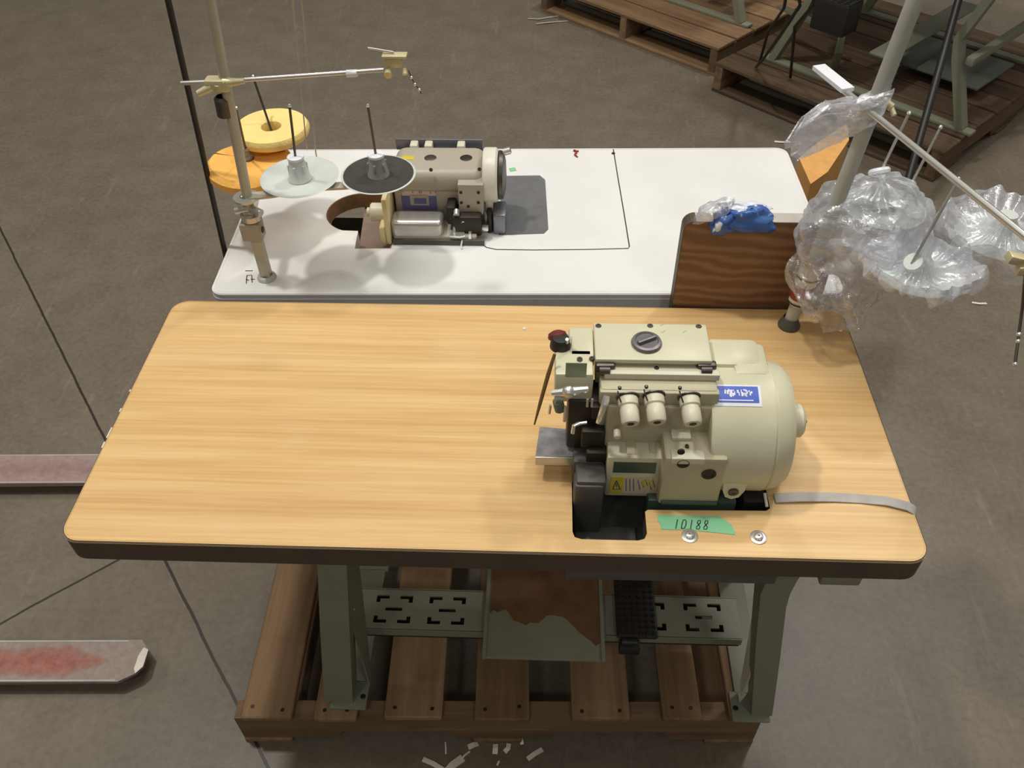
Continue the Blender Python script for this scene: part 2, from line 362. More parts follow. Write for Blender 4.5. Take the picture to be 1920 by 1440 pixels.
b.done('edge_chip', 'paper', T1, label='pale chips along the left edge')
# metal tray under the cutout
b = B(); b.box((.11, .018, -.088), (.41, .255, -.083)); b.box((.108, .018, -.088), (.112, .255, -.043)); b.box((.404, .018, -.088), (.41, .255, -.043)); b.box((.11, .016, -.088), (.41, .020, -.043)); b.box((.11, .251, -.088), (.41, .256, -.043))
b.done('drip_pan', 'char', T1, smooth=0)
for u, v in ((1293, 1005), (1422, 1008)):
    p = W(u, v, 0); b = B(); b.lathe([(0, 0), (.0115, 0), (.0115, .0012), (.0105, .0016), (.0065, .0016), (.0065, .004), (.0045, .0055), (.002, .0055), (.002, .003), (0, .003)], p, (0, 0, 1), 24); b.done('bolt', 'steel', T1)
# legs: a channel each, foot plate, bolted slotted side plate
def xz_leg(pts, y0, y1, name, mat, par):
    b = B(); b.prism(pts, 0, y1-y0, T=lambda p: Vector((p.x, y1-p.z, p.y))); return b.done(name, mat, par, smooth=35)
YL = .083
def P2(u, v): q = W(u, v, y=YL); return (q.x, q.z)
lo_l = [P2(608, 1316), P2(661, 1316), P2(655, 1180), P2(650, 1058)]; tl = P2(595, 1058)
k = (lo_l[3][0]-lo_l[2][0])/(lo_l[3][1]-lo_l[2][1])
LEGL = [(lo_l[0][0], -.672), (lo_l[1][0], -.672), lo_l[2], lo_l[3], (lo_l[3][0]+.012, -.10), (lo_l[3][0]+.016, -.045), (tl[0]-.006, -.045), (tl[0]-.004, -.1), tl, P2(600, 1180)]
R0, R1 = P2(1407, 1340), P2(1449, 1340)
LEGR = [(R0[0]+.003, -.672), (R1[0], -.672), P2(1462, 1240), P2(1474, 1140), P2(1481, 1115), P2(1494, 1090), (P2(1500, 1080)[0]+.02, -.045), (P2(1452, 1080)[0]+.012, -.045), P2(1440, 1085), P2(1426, 1115), P2(1418, 1200)]
for pts, sg in ((LEGL, 1), (LEGR, -1)):
    inner = max(p[0] for p in pts[:2]) if sg > 0 else min(p[0] for p in pts[:2])
    l1 = xz_leg(pts, YL, YL+.012, 'leg', 'sage', T1)
    flange = B()
    xi = pts[1:5] if sg > 0 else [pts[0], pts[-1], pts[-2], pts[-3]]
    for (x0, z0), (x1, z1) in zip(xi, xi[1:]):
        flange._new([(x0, YL+.01, z0), (x0-.003*sg, YL+.01, z0), (x1-.003*sg, YL+.01, z1), (x1, YL+.01, z1), (x0, YL+.048, z0), (x0-.003*sg, YL+.048, z0), (x1-.003*sg, YL+.048, z1), (x1, YL+.048, z1)], [(0, 1, 2, 3), (7, 6, 5, 4), (0, 4, 5, 1), (2, 6, 7, 3), (1, 5, 6, 2), (0, 3, 7, 4)])
    flange.done('leg_flange', 'sage', l1, smooth=0)
    xz_leg([(x-.05*sg*(0), z) for x, z in pts], .425, .437, 'leg', 'sage', T1)
    cx = (pts[0][0]+pts[1][0])/2+.02*sg
    f1 = B(); f1.box((cx-.038, YL-.012, -.684+.004), (cx+.036, YL+.05, -.6735), .004); f1.box((cx-.026, YL+.045, -.6785), (cx+.03, .395, -.6735), .001); f1.box((cx-.038, .39, -.680), (cx+.036, .452, -.6735), .004); fo = f1.done('foot_plate', 'sage', T1)
    for dx in (-.029, .027):
        screw((cx+dx, YL+.014, -.673), (0, 0, 1), .0055, fo, 'bolt_hole', 'black')
    # slotted height plate behind the leg
    xp = inner+.030*sg*(1 if sg > 0 else .55)
    pl = B(); prof = [(.135, -.66), (.30, -.12), (.13, -.12), (.115, -.30), (.115, -.66)]
    slot = [(.165, -.16), (.18, -.16), (.178, -.30), (.166, -.30)]
    pl.prism(prof, -.0015, .0015, [slot], T=lambda p, xp=xp: Vector((xp+p.z, p.x, p.y))); po = pl.done('height_plate', 'white' if sg < 0 else 'sage', T1, smooth=0)  # right plate is white: light falling on it is put into its colour
    screw((xp-.002*-sg, .135, -.40), (sg, 0, 0), .007, po, 'bolt', 'chrome')
    top = B(); top.box((min(p[0] for p in pts[4:8])-.02, .06, -.05), (max(p[0] for p in pts[4:8])+.02, .46, -.043), .002); top.done('top_bar', 'sage', T1)
xr = W(1540, 1085, y=.05); b = B(); b.box((.468, .008, -.076), (.525, .05, -.043), .003); b.done('clamp_block', 'sage', T1)
# perforated cross plate with corner-shaped cutouts
def slots(x0, x1, y0, y1):
    out = []; n = 4; pw = (x1-x0)/n
    return out
ZP = -.55; px0, px1, py0, py1 = -.30, .47, .180, .270
hl = []
for c in (-.22, -.112, .288, .400):
    a, t_, L = .037, .008, .026; yb, yt = py0+.014, py1-.014
    for sx in (-1, 1):
        xo = c+sx*a
        for yc, sy in ((yb, 1), (yt, -1)):
            hl.append([(xo, yc), (xo-sx*L, yc), (xo-sx*L, yc+sy*t_), (xo-sx*t_, yc+sy*t_), (xo-sx*t_, yc+sy*.016), (xo, yc+sy*.016)])
    hl.append([(c-.016, (yb+yt)/2-.0038), (c+.018, (yb+yt)/2-.0038), (c+.018, (yb+yt)/2+.0038), (c-.016, (yb+yt)/2+.0038)])
b = B(); b.prism([(px0, py0), (px1, py0), (px1, py1), (px0, py1)], ZP-.003, ZP, hl); b.box((px0, py0-.002, ZP-.02), (px1, py0+.001, ZP)); b.box((px0, py1-.001, ZP-.02), (px1, py1+.002, ZP)); b.done('cross_plate', 'sage', T1, smooth=0)
b = B(); b.box((px0+.002, py0+.001, ZP-.03), (px1-.002, py1-.001, ZP-.026)); b.done('slot_shade_plate', 'dark', T1, smooth=0)  # added dark plate, puts shade behind the cutouts of the cross plate
# wide treadle with worn brown patch
ZT = -.53; TR = B(); TR.box((-.033, .118, ZT-.012), (.2, .34, ZT-.004), .003); TR.box((-.034, .117, ZT-.012), (-.026, .34, ZT), .002); TR.box((.193, .117, ZT-.012), (.201, .34, ZT), .002); tr = TR.done('treadle', 'sage', T1)
pp = [(-.024, .34), (-.024, .212)]
for i in range(1, 28):
    x = -.024+.216*i/27; pp.append((x, .205+.016*math.sin(x*52+2.0)+.012*fb(x, 0, 0, 60)-.05*max(0, (x-.08))/.12*(.7 if x < .18 else 1)))
pp += [(.192, .34)]
b = B(); b.prism(pp, ZT-.004, ZT-.003); MT['rust'] = plain('worn_brown_pad', srgb(112, 78, 50), .7, var=.2, scale=30); b.done('worn_pad', 'rust', tr, smooth=0, label='worn brown pad with a ragged edge')
for xx in (-.0, .17): q = B(); q.cyl((xx, .2, ZT-.012), (xx, .23, ZP-.06), .006); q.done('treadle_hinge', 'dsteel', T1)
# small black knobbly pedal
b = B(); b.box((.225, .170, ZP+.004), (.305, .36, ZP+.016), .005)
for i in range(6):
    for j in range(14): b.lathe([(.0045, 0), (.003, .004), (0, .004)], (.232+.0132*i, .178+.0132*j, ZP+.0155), (0, 0, 1), 6)
pd = b.done('pedal', 'black', T1, label='small black pedal with a knobbly top')
b = B(); b.cyl((.235, .165, ZP+.004), (.265, .165, ZP+.004), .008); b.box((.23, .15, ZP-.02), (.27, .172, ZP+.006), .003); b.done('pedal_bracket', 'black', T1)
b = B(); b.box((.305, .305, -.5), (.335, .33, -.40), .003); b.done('pedal_link', 'paper', T1, label='pale pedal link')

# ------------------------------------------------------------------ masking tape, ribbon, scrap on the front table
tp = [W(*p, 0) for p in ((1232, 969), (1236, 966), (1262, 967), (1300, 968), (1340, 968), (1346, 966), (1352, 972), (1362, 977), (1372, 985), (1378, 998), (1378, 1003), (1340, 999), (1290, 994), (1240, 993), (1238, 984), (1233, 977))]
TAPE = thing('masking_tape', 'torn strip of green masking tape numbered 10188 on the oak table', 'tape', W(1305, 983, 0))
b = B(); b.prism([(p.x, p.y) for p in tp], .0003, .0008); b.done('tape_strip', 'tape', TAPE, smooth=0)
import itertools
b = B(); o0 = W(1262, 992, 0); o1 = W(1330, 994, 0); ex = (o1-o0)/4.35; ey = W(1266, 972, 0)-o0
G = {'1': [[(.5, 0), (.5, 1)]], '0': [[(.15, .05), (.1, .5), (.2, .95), (.6, 1), (.85, .8), (.9, .4), (.7, .05), (.15, .05)]],
     '8': [[(.5, .5), (.2, .7), (.3, .97), (.7, .97), (.8, .72), (.5, .5), (.18, .28), (.25, .03), (.75, .03), (.85, .28), (.5, .5)]]}
for i, ch in enumerate('10188'):
    for st in G[ch]: b.tube([o0+ex*(i*.88+(x*.62))+ey*(y*.86)+Vector((0, 0, .0011)) for x, y in st], .0006, flat=(.0013, .0004))
b.done('number_lettering', 'ink', TAPE, smooth=0)
rp = [W(1452, 936, 0), W(1500, 935, 0), W(1560, 934, 0), W(1610, 936, 0), W(1660, 942, 0), W(1700, 952, 0), W(1712, 957, 0)]
path = [p+Vector((0, 0, .0025+.0015*math.sin(i*1.7))) for i, p in enumerate(rp)]; path += [Vector((.603, path[-1].y-.001, -.004)), Vector((.605, path[-1].y-.003, -.03))]
b = B(); b.tube(path, 0, flat=(.016, .0018)); tag(b.done('ribbon', 'ribbon', loc=W(1560, 936, 0)), 'crumpled grey ribbon running from the overlock machine over the table edge', 'ribbon')
p = W(983, 617, 0); b = B(); b.lathe([(0, 0), (.004, 0), (.003, .002), (0, .0025)], p, (0, 0, 1), 7); tag(b.done('lint_scrap', 'paper', loc=p), 'tiny white lint scrap on the oak table near its back edge', 'scrap')

# ------------------------------------------------------------------ cream overlock machine
OL = thing('overlock_machine', 'cream overlock sewing machine with three tension knobs, set into the oak table', 'sewing machine', (.25, .17, -.03))
ax = -1
# housing and covers
b = B(); b.box((.150, .142, -.028), (.306, .25, .176), .004); b.box((.1445, .1785, .15), (.3, .25, .1985), .003); b.box((.238, .084, .002), (.324, .16, .104), .006); b.done('housing', 'creamshade', OL)
b = B(); b.box((.1425, .174, .192), (.299, .249, .2), .003); tc_ = b.done('top_cover', 'cream', OL)
for u, v in ((1122, 611), (1219, 611), (1310, 612)): screw(W(u, v, .2), (0, 0, 1), .0042, tc_)
d0 = W(1212, 644, .2); b = B(); b.lathe([(0, 0), (.0205, 0), (.021, .002), (.0195, .005), (.016, .006), (.015, .0045), (0, .0045)], d0, (0, 0, 1), 32)
b.box((d0.x-.014, d0.y-.003, d0.z+.004), (d0.x+.014, d0.y+.003, d0.z+.010), .001, RZ(.5)); MT['dial'] = plain('grey_dial', srgb(120, 116, 116), .35, .4); b.done('oil_gauge', 'dial', tc_, label='round grey oil gauge')
b = B()
for u, v in ((1242, 609), (1244, 622), (1284, 622)):
    p = W(u, v, .2); b.box((p.x-.004, p.y-.0006, .2), (p.x+.003, p.y+.0006, .2004), 0, RZ(.6))
b.done('stamped_mark', 'creamshade', tc_, smooth=0)
b = B(); b.box((.155, .160, .176), (.309, .178, .187), .002); rl = b.done('thread_guide_rail', 'ivory', OL); screw(W(1231, 690, .187), (0, 0, 1), .0035, rl)
for u in (1135, 1325):
    p = W(u, 684, .19); b = B(); b.box((p.x-.013, p.y-.006, .180), (p.x+.013, p.y+.006, .194), .003); b.cyl((p.x-.008, p.y-.008, .187), (p.x+.006, p.y-.008, .187), .006, n=12); b.done('thread_guide', 'dsteel', OL)
b = B(); b.box((.149, .138, .150), (.308, .150, .174), .003); b.done('slant_panel', 'creamshade', OL)
b = B(); b.tube([(.158, .146, .150), (.225, .143, .152), (.309, .146, .150)], .0018, 8); b.done('guide_wire', 'ivory', OL)
b = B(); b.box((.160, .133, .056), (.306, .143, .152), .005); fp = b.done('tension_panel', 'creamshade', OL)
for u, v in ((1177, 768), (1226, 765), (1292, 768)):
    p = W(u, v-22, y=.135); d = Vector((.07, -.86, -.30)).normalized()
    b = B(); b.lathe([(0, 0), (.0125, 0), (.0135, .003), (.0135, .012), (.0115, .014), (.0115, .016), (.0125, .018), (.0125, .034), (.0105, .038), (.005, .038), (.0045, .034), (0, .034)], p, d, 28); kn = b.done('tension_knob', 'ivory', OL)
    b = B(); b.lathe([(0, 0), (.0045, 0), (.004, .002), (0, .002)], p+d*.0365, d, 12); b.done('knob_centre', 'dark', kn)
    b = B(); b.lathe([(0, 0), (.0155, 0), (.0155, .0015), (0, .0015)], p-d*.002, d, 24); b.done('tension_disc', 'dsteel', OL)
    q = p+Vector((-.014, 0, .012)); b = B(); b.tube([q, q+Vector((0, -.012, .004)), q+Vector((.004, -.014, -.006))], .0011, 6); b.done('thread_eyelet', 'dsteel', OL)
for u, v in ((1162, 728), (1212, 726), (1275, 728)): screw(W(u, v, y=.133), (0, -1, 0), .0025, fp)
# lower looper cover with stickers
ZC = .080; a0, a1 = W(1138, 828, ZC), W(1247, 858, ZC); yb_, yf_ = W(1140, 826, ZC).y, W(1140, 858, ZC).y
b = B(); b.box((a0.x, yf_, W(1190, 931, y=yf_).z), (W(1243, 840, ZC).x, yb_+.01, ZC), .003); lc = b.done('looper_cover', 'cream', OL)
b = B(); b.box((a0.x+.026, yf_+.006, ZC-.004), (a0.x+.040, yb_+.012, ZC+.0012), .001); b.box((a0.x+.058, yf_+.010, ZC-.004), (a0.x+.068, yb_+.012, ZC+.0012), .001); b.done('cover_recess', 'creamshade', lc)
def face(u0, v0, u1, v1, y, mat, name, par, t=.0008):
    p, q = W(u0, v0, y=y), W(u1, v1, y=y); b = B(); b.box((p.x, y-t, q.z), (q.x, y+.0004, p.z)); return b.done(name, mat, par, smooth=0)
face(1151, 866, 1228, 887, yf_, 'stickg', 'sticker', lc)
wl = face(1146, 893, 1236, 925, yf_, 'stickp', 'warning_sticker', lc)
face(1146, 894, 1166, 924, yf_-.0006, 'sticky', 'sticker_panel', wl); 
b = B()
for (u0, v0, u1, v1) in ((1149, 917, 1156, 901), (1156, 901, 1163, 917), (1163, 917, 1149, 917), (1156, 907, 1156, 912)):
    p, q = W(u0, v0, y=yf_-.0016), W(u1, v1, y=yf_-.0016); b.tube([p, q], .0009, 6)
for u in (1174, 1181, 1188): b.tube([W(u, 898, y=yf_-.0012), W(u, 920, y=yf_-.0012)], .0006, 5)
for k in range(5): b.tube([W(1196+7*k, 900+k % 2*4, y=yf_-.0012), W(1200+7*k, 918-k % 3*4, y=yf_-.0012)], .0006, 5)
b.done('sticker_print', 'violet', wl, smooth=0)
b = B(); c_ = W(1213, 906, y=yf_-.0012); b.lathe([(.004, 0), (.0075, 0), (.0075, .0004), (.004, .0004), (.004, 0)], c_, (0, -1, 0), 16); b.done('sticker_ring', 'sticky', wl, smooth=0)
# body details right of the cover
for u, v, r, m_ in ((1277, 847, .005, 'dark'), (1281, 869, .0085, 'dark'), (1329, 889, .010, 'dark')):
    p = W(u, v, y=.0836); b = B(); b.lathe([(0, 0), (r*.6, 0), (r*.7, .001), (r, .0012), (r, -.001)], p, (0, -1, 0), 20); b.done('port_hole', m_, OL)
b = B(); p = W(1256, 832, z=.106); q = W(1320, 842, z=.106); b.box((p.x, .0825, .094), (q.x, .10, .106), .002); b.box((p.x+.003, .116, .102), (p.x+.030, .134, .110), .002); b.done('ledge', 'ivory', OL)
screw(W(1288, 836, .1065), (0, 0, 1), .0028, OL); b = B(); p = W(1157, 806, y=.13); b.cyl(p, p+Vector((0, -.012, -.003)), .005, bev=.001); b.done('stud', 'ivory', OL)
b = B(); b.box((.226, .090, -.06), (.352, .118, .004), .003); b.box((.243, .081, .006), (.322, .090, .014), .002); b.done('oil_pan', 'stickg', OL)
# motor drum on the right
YC, ZM, RM = .180, .070, .0945
b = B(); b.lathe([(0, 0), (RM-.002, 0), (RM, .004), (RM, .085), (RM-.0025, .0855), (RM-.0025, .088), (0, .088)], (.300, YC, ZM), (1, 0, 0), 72); b.done('motor_drum', 'cream', OL, smooth=30)
b = B(); b.lathe([(0, 0), (RM-.002, 0), (RM-.001, .002), (RM-.004, .016), (RM-.013, .027), (RM-.03, .032), (0, .034)], (.3875, YC, ZM), (1, 0, 0), 72); b.done('drum_cap', 'cream', OL, smooth=30)
b = B(); b.lathe([(0, 0), (.034, 0), (.034, .010), (.024, .012), (.024, .022), (.020, .026), (0, .026)], (.418, YC, ZM+.01), (1, 0, 0), 32); b.done('shaft_hub', 'ivory', OL); 
for a in range(3): screw((.4445, YC+.014*math.cos(a*2.1+.3), ZM+.01+.014*math.sin(a*2.1+.3)), (1, 0, 0), .003, OL, mat='dark')
b = B(); b.box((.30, .20, .10), (.378, .258, .170), .012); b.box((.335, .185, .12), (.385, .25, .167), .008); b.done('motor_bracket', 'cream', OL)
p = W(1372, 661, .185); b = B(); b.lathe([(.016, 0), (.015, .012), (.010, .018), (0, .02)], (p.x+.002, p.y+.040, .145), (0, 0, 1), 20); b.done('vent_plug', 'black', OL)
# blue name plate wrapped on the drum
def drum_pt(x, a, r): return Vector((x, YC-r*math.sin(a), ZM+r*math.cos(a)))
def drum_patch(x0, x1, a0, a1, r, mat, name, par, sk=0.0):
    b = B(); n = 10
    b.grid(lambda i, j: drum_pt(x0+(x1-x0)*i+sk*j, a0+(a1-a0)*j, r), n, n); o = b.done(name, mat, par, smooth=60, fix=False)
    return o
def ang(v, x):   # angle on the drum whose point shows at image row v
    best = None
    for k in range(200):
        a = -.6+2.4*k/199; p = drum_pt(x, a, RM)-CAM; vv = 720-F_PX*p.dot(CU)/p.dot(CF)
        if best is None or abs(vv-v) < best[0]: best = (abs(vv-v), a)
    return best[1]
A0, A1 = ang(722, .35), ang(762, .35)
np_ = drum_patch(.303, .366, A0, A1, RM+.0006, 'stickw', 'name_plate', OL)
drum_patch(.304, .3625, A0+(A1-A0)*.08, A1-(A1-A0)*.16, RM+.0011, 'blue', 'plate_field', np_)
b = B()
x = .317
rl_ = random.Random(5)          # worn white lettering, too rubbed out to read
for k in range(26):
    dx, f0 = rl_.uniform(0, .036), rl_.uniform(.22, .42); wv, hv = rl_.uniform(.0012, .0032), rl_.uniform(.06, .2)
    b.grid(lambda i, j, dx=dx, f0=f0, wv=wv, hv=hv: drum_pt(.317+dx+wv*i, A0+(A1-A0)*(f0+hv*j), RM+.0015+.00001*dx), 2, 3)
b.grid(lambda i, j: drum_pt(.309+.046*i, A0+(A1-A0)*(.72+.05*j), RM+.0015), 8, 2)
b.done('plate_lettering', 'stickw', np_, smooth=0, fix=False)
p = W(1375, 922, y=.088); b = B(); b.prism([(x_*.016, y_*.018) for x_, y_ in ((-1, 1), (1, 1), (.95, 0), (.6, -.8), (0, -1.05), (-.6, -.8), (-.95, 0))], 0, .022, T=lambda q: Vector((p.x+q.x, p.y+.022-q.z, p.z+q.y+.002))); lg = b.done('mounting_lug', 'ivory', OL); screw(p+Vector((0, -.001, 0)), (0, -1, 0), .0075, lg)
b = B(); b.box((p.x+.02, .092, -.03), (p.x+.052, .12, .004), .003); b.done('motor_foot', 'black', OL)
b = B(); b.tube([W(1434, 925, .01), W(1438, 950, .004)], .0022, 8); b.done('cable_tie', 'stickw', OL)
# sewing head on the left
b = B(); b.box((.089, .150, .140), (.1405, .20, .194), .004); b.box((.108, .186, .17), (.1425, .246, .194), .004); hd = b.done('needle_head', 'cream', OL)
face(1061, 680, 1099, 707, .150, 'sticks', 'sticker', hd)
for u, v in ((1087, 673), (1110, 672)): screw(W(u, v, .196), (0, 0, 1), .0038, hd)
p = W(1054, 648, .197); b = B(); b.lathe([(0, 0), (.015, 0), (.014, .010), (.011, .016), (0, .017)], (p.x-.002, p.y+.004, .192), (0, 0, 1), 20); hk = b.done('head_knob', 'black', OL, label='black knob with a red base')
b = B(); b.lathe([(.0, 0), (.013, 0), (.0135, .002), (.012, .007), (.006, .010), (0, .010)], (p.x-.006, p.y+.014, .1985), (-.2, .5, 1), 20); MT['dred'] = plain('dark_red_plastic', srgb(112, 44, 40), .5); b.done('knob_ring', 'dred', hk)
b = B(); b.cyl((p.x+.006, p.y-.004, .206), (p.x+.006, p.y-.008, .216), .0022, n=10); b.cyl((p.x+.011, p.y-.002, .206), (p.x+.011, p.y-.003, .214), .0025, n=10); b.done('knob_pin', 'chrome', hk)
q0, q1 = W(1040, 664, y=.168), W(1002, 796, y=.135)
b = B(); b.tube([q0, q0.lerp(q1, .3)+Vector((0, 0, .004)), q0.lerp(q1, .7)+Vector((0, 0, .003)), q1], [.0022, .0030, .0026, .0012], 8); MT['lever'] = plain('brown_lever', srgb(122, 94, 50), .5); b.done('thread_lever', 'lever', OL)
b = B(); b.box((.108, .145, .050), (.160, .19, .148), .004); b.box((.128, .128, .07), (.160, .15, .105), .003); b.box((.140, .136, .122), (.153, .152, .146), .002); b.box((.136, .118, .052), (.164, .15, .072), .002); b.done('needle_mechanism', 'dark', OL)
def bar(pts, r, name, mat, par=OL, n=8): b = B(); b.tube(pts, r, n); return b.done(name, mat, par)
pa, pb_, pc = W(1036, 737, y=.136), W(1066, 734, y=.13), W(1102, 730, y=.136)
bar([pa, pb_, pc], [.004, .0065, .0045], 'needle_clamp', 'chrome'); b = B(); b.lathe([(0, 0), (.008, 0), (.009, .004), (.006, .010), (0, .011)], pb_+Vector((0, .004, 0)), (0, -1, -.2), 14); b.done('clamp_nut', 'steel', OL)
bar([W(1138, 742, y=.125), W(1134, 756, y=.118), W(1121, 792, y=.118)], [.0045, .005, .003], 'presser_lever', 'chrome')
bar([W(1060, 762, y=.13), W(1058, 790, y=.128)], .0022, 'needle_bar', 'steel'); bar([W(1032, 760, y=.14), W(1030, 775, y=.14)], .0018, 'needle', 'steel')
bar([W(1046, 752, y=.135), W(1050, 768, y=.135)], .0075, 'needle_bar_guide', 'sagedark', n=12)
b = B(); p = W(1106, 752, y=.128)
for dx in (-.003, .003): b.cyl(p+Vector((dx, 0, .004)), p+Vector((dx, -.002, -.009)), .0016, n=8)
b.done('looper_pin', 'steel', OL)
b = B(); b.tube([W(1086, 794, y=.118), W(1076, 798, y=.112), W(1074, 812, y=.110)], .0028, 8); b.tube([W(1086, 794, y=.118), W(1100, 792, y=.120)], .0024, 8); b.done('presser_foot', 'chrome', OL)
# shiny cloth plate
ZB = .045; c0, c1, c2, c3 = W(1012, 800, ZB), W(1084, 806, ZB), W(1081, 856, ZB), W(1004, 857, ZB)
b = B(); b.prism([(c3.x, c3.y+.003), (c3.x+.003, c3.y), (c2.x, c2.y), (c1.x, c1.y), (c0.x, c0.y)], ZB-.014, ZB); b.done('cloth_plate', 'platem', OL, smooth=0)
b = B(); b.box((c3.x, c3.y-.0015, ZB-.016), (c2.x, c3.y, ZB+.0015), .0005); b.done('plate_lip', 'steel', OL)
b = B(); p = W(1090, 842, ZB+.002); b.box((p.x-.012, p.y-.003, ZB), (p.x+.013, p.y+.003, ZB+.004), .001); b.done('throat_bar', 'pale', OL)
b = B(); b.box((.118, .12, -.02), (.162, .17, .050), .003); b.box((.122, .086, .02), (.164, .125, .0475), .004); b.box((.1195, .082, -.07), (.162, .114, .042), .006); b.box((.124, .055, -.08), (.215, .095, -.066), .004); b.done('front_cover', 'char', OL, label='charcoal front cover')

# ------------------------------------------------------------------ white sewing table
T2 = thing('sewing_table', 'white-topped sewing table behind the oak table, carrying the greige sewing machine', 'table', (.04, .8, -.69), 'industrial sewing tables')
TH = math.radians(1.3); OR = Vector((-.5425, .5415, 0)); ct, stn = math.cos(TH), math.sin(TH)
def to2(p): d = Vector(p)-OR; return (d.x*ct+d.y*stn, -d.x*stn+d.y*ct)
def fr2(p): return Vector((OR.x+p.x*ct-p.y*stn, OR.y+p.x*stn+p.y*ct, p.z))
WW, DD = 1.160, .515
ch = Vector((-.305, .812, 0)); arc = [ch+Vector((.071*math.cos(a), .071*math.sin(a), 0)) for a in [math.radians(70+ (248-70)*k/20) for k in range(21)]]
pts = [p for p in arc] + [Vector((-.3, .745, 0)), Vector((-.297, .686, 0)), Vector((-.226, .688, 0)), Vector((-.226, .88, 0))]
hole2 = [to2(p) for p in pts]
b = B(); b.prism(rrect(.0015, .0015, WW-.0015, DD-.0015, .0235), -.035, 0, [hole2], side=0, T=fr2); b.done('tabletop', 'whitetop', T2, smooth=30)
b = B(); b.prism(rrect(0, 0, WW, DD, .025), -.0365, -.0015, [rrect(.0025, .0025, WW-.0025, DD-.0025, .0225)], T=fr2); b.done('edge_band', 'whitetop', T2, smooth=30)
rim(rrect(.006, .006, WW-.006, DD-.006, .021), rrect(-.0008, -.0008, WW+.0008, DD+.0008, .0255), .0006, -.012, 'edge_bevel', 'whitetop', T2, fr2)
b = B(); b.prism([to2(p) for p in (Vector((-.297, .67, 0)), Vector((-.2, .67, 0)), Vector((-.2, .9, 0)), Vector((-.315, .9, 0)))], -.045, -.0375, T=fr2); MT['brown'] = plain('grey_brown_board', srgb(132, 112, 98), .7); b.done('belt_guard_board', 'brown', T2, smooth=0)
b = B(); b.prism([to2(p) for p in (Vector((-.40, .66, 0)), Vector((-.2, .66, 0)), Vector((-.2, .93, 0)), Vector((-.40, .93, 0)))], -.10, -.095, T=fr2); b.done('cutout_shade_sheet', 'dark', T2, smooth=0)  # added dark sheet in place of the shade down inside the cutout
b = B(); hole_wall = [h for h in hole2]; cx_ = sum(h[0] for h in hole2)/len(hole2); cy_ = sum(h[1] for h in hole2)/len(hole2)
b.prism([(cx_+(h[0]-cx_)*.995, cy_+(h[1]-cy_)*.995) for h in hole2], -.034, -.0008, [[(cx_+(h[0]-cx_)*.975, cy_+(h[1]-cy_)*.975) for h in hole2]], T=fr2); MT['raw'] = plain('raw_particle_board', srgb(158, 124, 92), .9, var=.2, scale=80); b.done('cutout_edge', 'raw', T2, smooth=30, label='raw brown board edge of the cutout')
mp = [W(*p, 0) for p in ((942, 331), (1012, 330), (1022, 338), (1028, 430), (1020, 438), (935, 441))]; b = B(); b.prism([(p.x, p.y) for p in mp], .0002, .0016); b.done('cover_mat', 'rubber', T2, smooth=0, label='grey rubber mat beside the machine')
sp = [W(*p, 0) for p in ((1150, 280), (1158, 330), (1170, 400), (1180, 462), (1178, 466), (1100, 468), (1000, 469), (930, 468), (912, 464), (900, 456), (893, 447))]
b = B(); b.tube([p+Vector((0, 0, .0001)) for p in sp], 0, flat=(.0022, .0010)); b.done('insert_seam', 'dsteel', T2, smooth=0)
p = W(1150, 288, 0); b = B(); b.cyl(p, p+Vector((0, 0, .0015)), .004, n=10); b.done('seam_pin', 'black', T2)
b = B()
for st in ([(460, 508), (474, 508)], [(463, 517), (462, 532)], [(463, 517), (472, 516), (473, 530)], [(470, 524), (478, 524)], [(461, 524), (467, 526)]):
    b.tube([W(u, v, 0)+Vector((0, 0, .0004)) for u, v in st], 0, flat=(.0016, .0006))
b.done('pencil_mark', 'dsteel', T2, smooth=0)
for lx in (.10, 1.06):
    for ly in (.09, .42):
        q = B(); q.prism([(lx-.02, ly-.02), (lx+.02, ly-.02), (lx+.02, ly+.02), (lx-.02, ly+.02)], -.672, -.036, T=fr2); q.done('leg', 'sage', T2)
    q = B(); q.prism([(lx-.03, .05), (lx+.03, .05), (lx+.03, .46), (lx-.03, .46)], -.6795, -.672, T=fr2); q.done('foot_plate', 'sage', T2)
q = B(); q.prism([(.10, .22), (1.06, .22), (1.06, .30), (.10, .30)], -.55, -.545, T=fr2); q.done('cross_plate', 'sage', T2)
p = W(1080, 290, 0); b = B(); b.tube([p+Vector((-.004, .016, .002)), p+Vector((.002, .006, .004)), p+Vector((-.003, -.004, .003)), p+Vector((.003, -.012, .001))], .002, 6); b.tube([p+Vector((-.006, .014, .001)), p+Vector((.006, .012, .002))], .0016, 6); tag(b.done('thread_snip', 'red', loc=p), 'red thread snip on the white table near its back edge', 'thread snip')
p = W(962, 318, 0); b = B(); b.box((p.x-.008, p.y-.007, 0.0002), (p.x+.006, p.y+.006, .001), 0, RZ(.3)); tag(b.done('tape_bit', 'tape', loc=p, smooth=0), 'small bit of green tape on the white table beside the machine end', 'tape')

